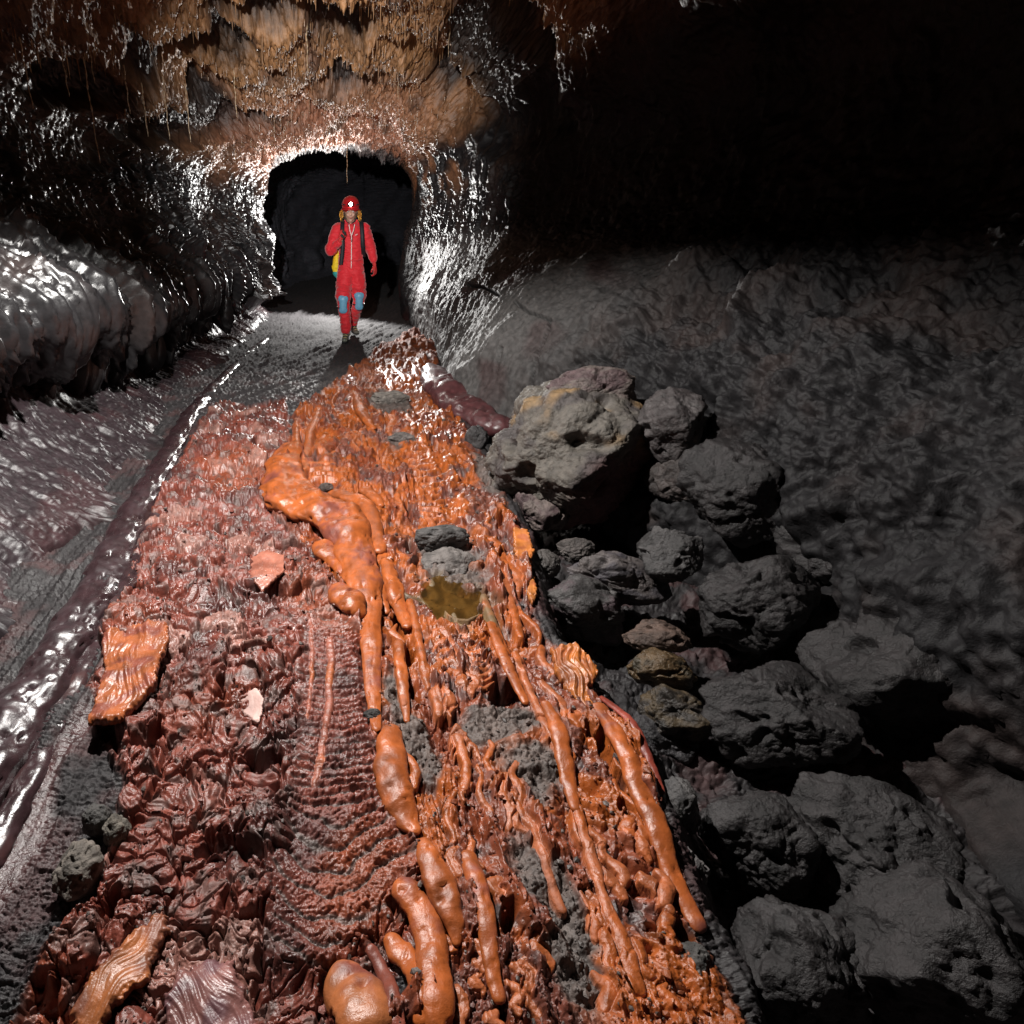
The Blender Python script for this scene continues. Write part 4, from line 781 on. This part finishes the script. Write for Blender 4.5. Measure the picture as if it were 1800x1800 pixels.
# hair: loose curls fanning behind both cheeks
hr_ = random.Random(9)
for s in (-1, 1):
    hv = []; hq = []; off = 0
    for k in range(75):
        a = hr_.uniform(-1.25, 1.15); r0 = hr_.uniform(.030, .062); cz = -.035
        st = hd+V3(s*.078, hr_.uniform(.0, .06), .03+hr_.uniform(-.05, .01)); en = hd+V3(s*(.085+r0*max(0, math.cos(a))), hr_.uniform(.0, .07), cz+.085*math.sin(a)-.005)
        pts = []; n = 7
        for j in range(n):
            t = j/(n-1); p = st.lerp(en, t)+V3(s*.022*math.sin(t*math.pi), 0, .0)+V3(.006*math.sin(t*14+k), .006*math.cos(t*14+k), .006*math.sin(t*11+k*2)); pts.append(tuple(p))
        V, Q = frame_sweep(pts, [.0022]*n, 5, 1, 1, 0, sub=3); hv.append(V); hq.append(Q+off); off += len(V)
    mk('hair', np.concatenate(hv), np.concatenate(hq), hairm, parent=per)
blob('hair_mass', [(hd+V3(-.06, .03, .03), .042, hd+V3(-.055, .04, -.06), .033), (hd+V3(.06, .03, .03), .042, hd+V3(.055, .04, -.06), .033), (hd+V3(0, .06, .03), .08, hd+V3(0, .06, -.05), .06)], darkhair, .006, 2, per)
# backpack: worn, a thing of its own
bp = bpy.data.objects.new('backpack', None); C.objects.link(bp); bp.location = (px0, py0+.2, pz0+.85)
tag(bp, 'black and yellow caving backpack worn by the walker in red', 'backpack')
def rel(sg): return [(p0-V3(0, .2, .85), r0, p1-V3(0, .2, .85), r1)+tuple(r) for p0, r0, p1, r1, *r in sg]
blob('pack_body', rel([(V3(-.03, .20, 1.36), .13, V3(-.05, .21, .98), .135, (1.15, .75, 1))]), black, .01, 2, bp)
blob('pack_side', rel([(V3(-.185, .15, 1.10), .050, V3(-.205, .15, .93), .060, (.9, 1.1, 1)), (V3(-.205, .15, .93), .06, V3(-.19, .15, .84), .045)]), yellow, .007, 2, bp, .003, 20, 5)
blob('pack_base', rel([(V3(-.20, .145, .85), .050, V3(-.165, .15, .80), .038)]), teal, .006, 2, bp)
def strap(pts):
    L = [p-V3(0, .2, .85) for p in pts]; V = []
    for i, p in enumerate(L):
        for dx, dy in ((-.027, -.004), (.027, -.004), (.027, .006), (-.027, .006)): V.append((p.x+dx, p.y+dy, p.z))
    i_ = np.arange(len(V)).reshape(-1, 4); j_ = np.roll(i_, -1, 1); q = np.stack([i_[:-1], j_[:-1], j_[1:], i_[1:]], -1).reshape(-1, 4)
    return mk('strap', np.array(V), q, black, parent=bp)
strap([V3(-.105, .12, 1.49), V3(-.11, .03, 1.515), V3(-.115, -.07, 1.485), V3(-.118, -.125, 1.42), V3(-.120, -.15, 1.34), V3(-.11, -.145, 1.22), V3(-.12, -.145, 1.10), V3(-.135, -.135, .98)])
strap([V3(.115, .12, 1.49), V3(.12, .03, 1.515), V3(.13, -.07, 1.485), V3(.138, -.115, 1.42), V3(.145, -.135, 1.32), V3(.15, -.13, 1.22), V3(.165, -.08, 1.12), V3(.175, .05, 1.06)])

# ================================================================== LIGHT
w = bpy.data.worlds.new('World'); bpy.context.scene.world = w; w.use_nodes = True
w.node_tree.nodes['Background'].inputs[0].default_value = (.02, .022, .03, 1); w.node_tree.nodes['Background'].inputs[1].default_value = .05
def spot(name, loc, tgt, power, size, blend=.5, col=(1, 1, 1), rad=.04):
    l = bpy.data.lights.new(name, 'SPOT'); l.energy = power; l.spot_size = math.radians(size); l.spot_blend = blend; l.color = col; l.shadow_soft_size = rad
    o = bpy.data.objects.new(name, l); C.objects.link(o); o.location = loc; o.rotation_euler = (Vector(tgt)-Vector(loc)).to_track_quat('-Z', 'Y').to_euler(); return o
spot('flash_overhead', (-.75, 2.75, 2.85), (-.42, 2.75, 0), 900, 132, .35, (1, .97, .93), .03)
spot('flash_camera', (-.55, .5, 2.35), (-.05, 9.2, 1.95), 2500, 35, .95, (1, .98, .96), .03)
spot('flash_behind', (.2, 11.55, 1.08), (-1.9, 7.6, 1.5), 800, 135, .35, (1, .98, .95), .04)
l = bpy.data.lights.new('headlamp_light', 'SPOT'); l.energy = 70; l.spot_size = 1.3; l.spot_blend = .8; l.color = (1, .95, .88); l.shadow_soft_size = .02
lo = bpy.data.objects.new('headlamp_light', l); C.objects.link(lo); lo.location = (px0+hd.x, py0+hd.y-.19, pz0+hd.z+.098); lo.rotation_euler = (math.radians(65), 0, math.radians(180)); lo.rotation_euler = (Vector((0, 3, 0))-lo.location).to_track_quat('-Z', 'Y').to_euler()
sc = bpy.context.scene; sc.render.engine = 'CYCLES'
sc.view_settings.view_transform = 'Standard'; sc.view_settings.look = 'None'; sc.view_settings.gamma = 1; sc.view_settings.exposure = 0
sc.cycles.use_denoising = True; sc.cycles.max_bounces = 5; sc.cycles.diffuse_bounces = 1; sc.cycles.glossy_bounces = 2; sc.cycles.sample_clamp_indirect = 4
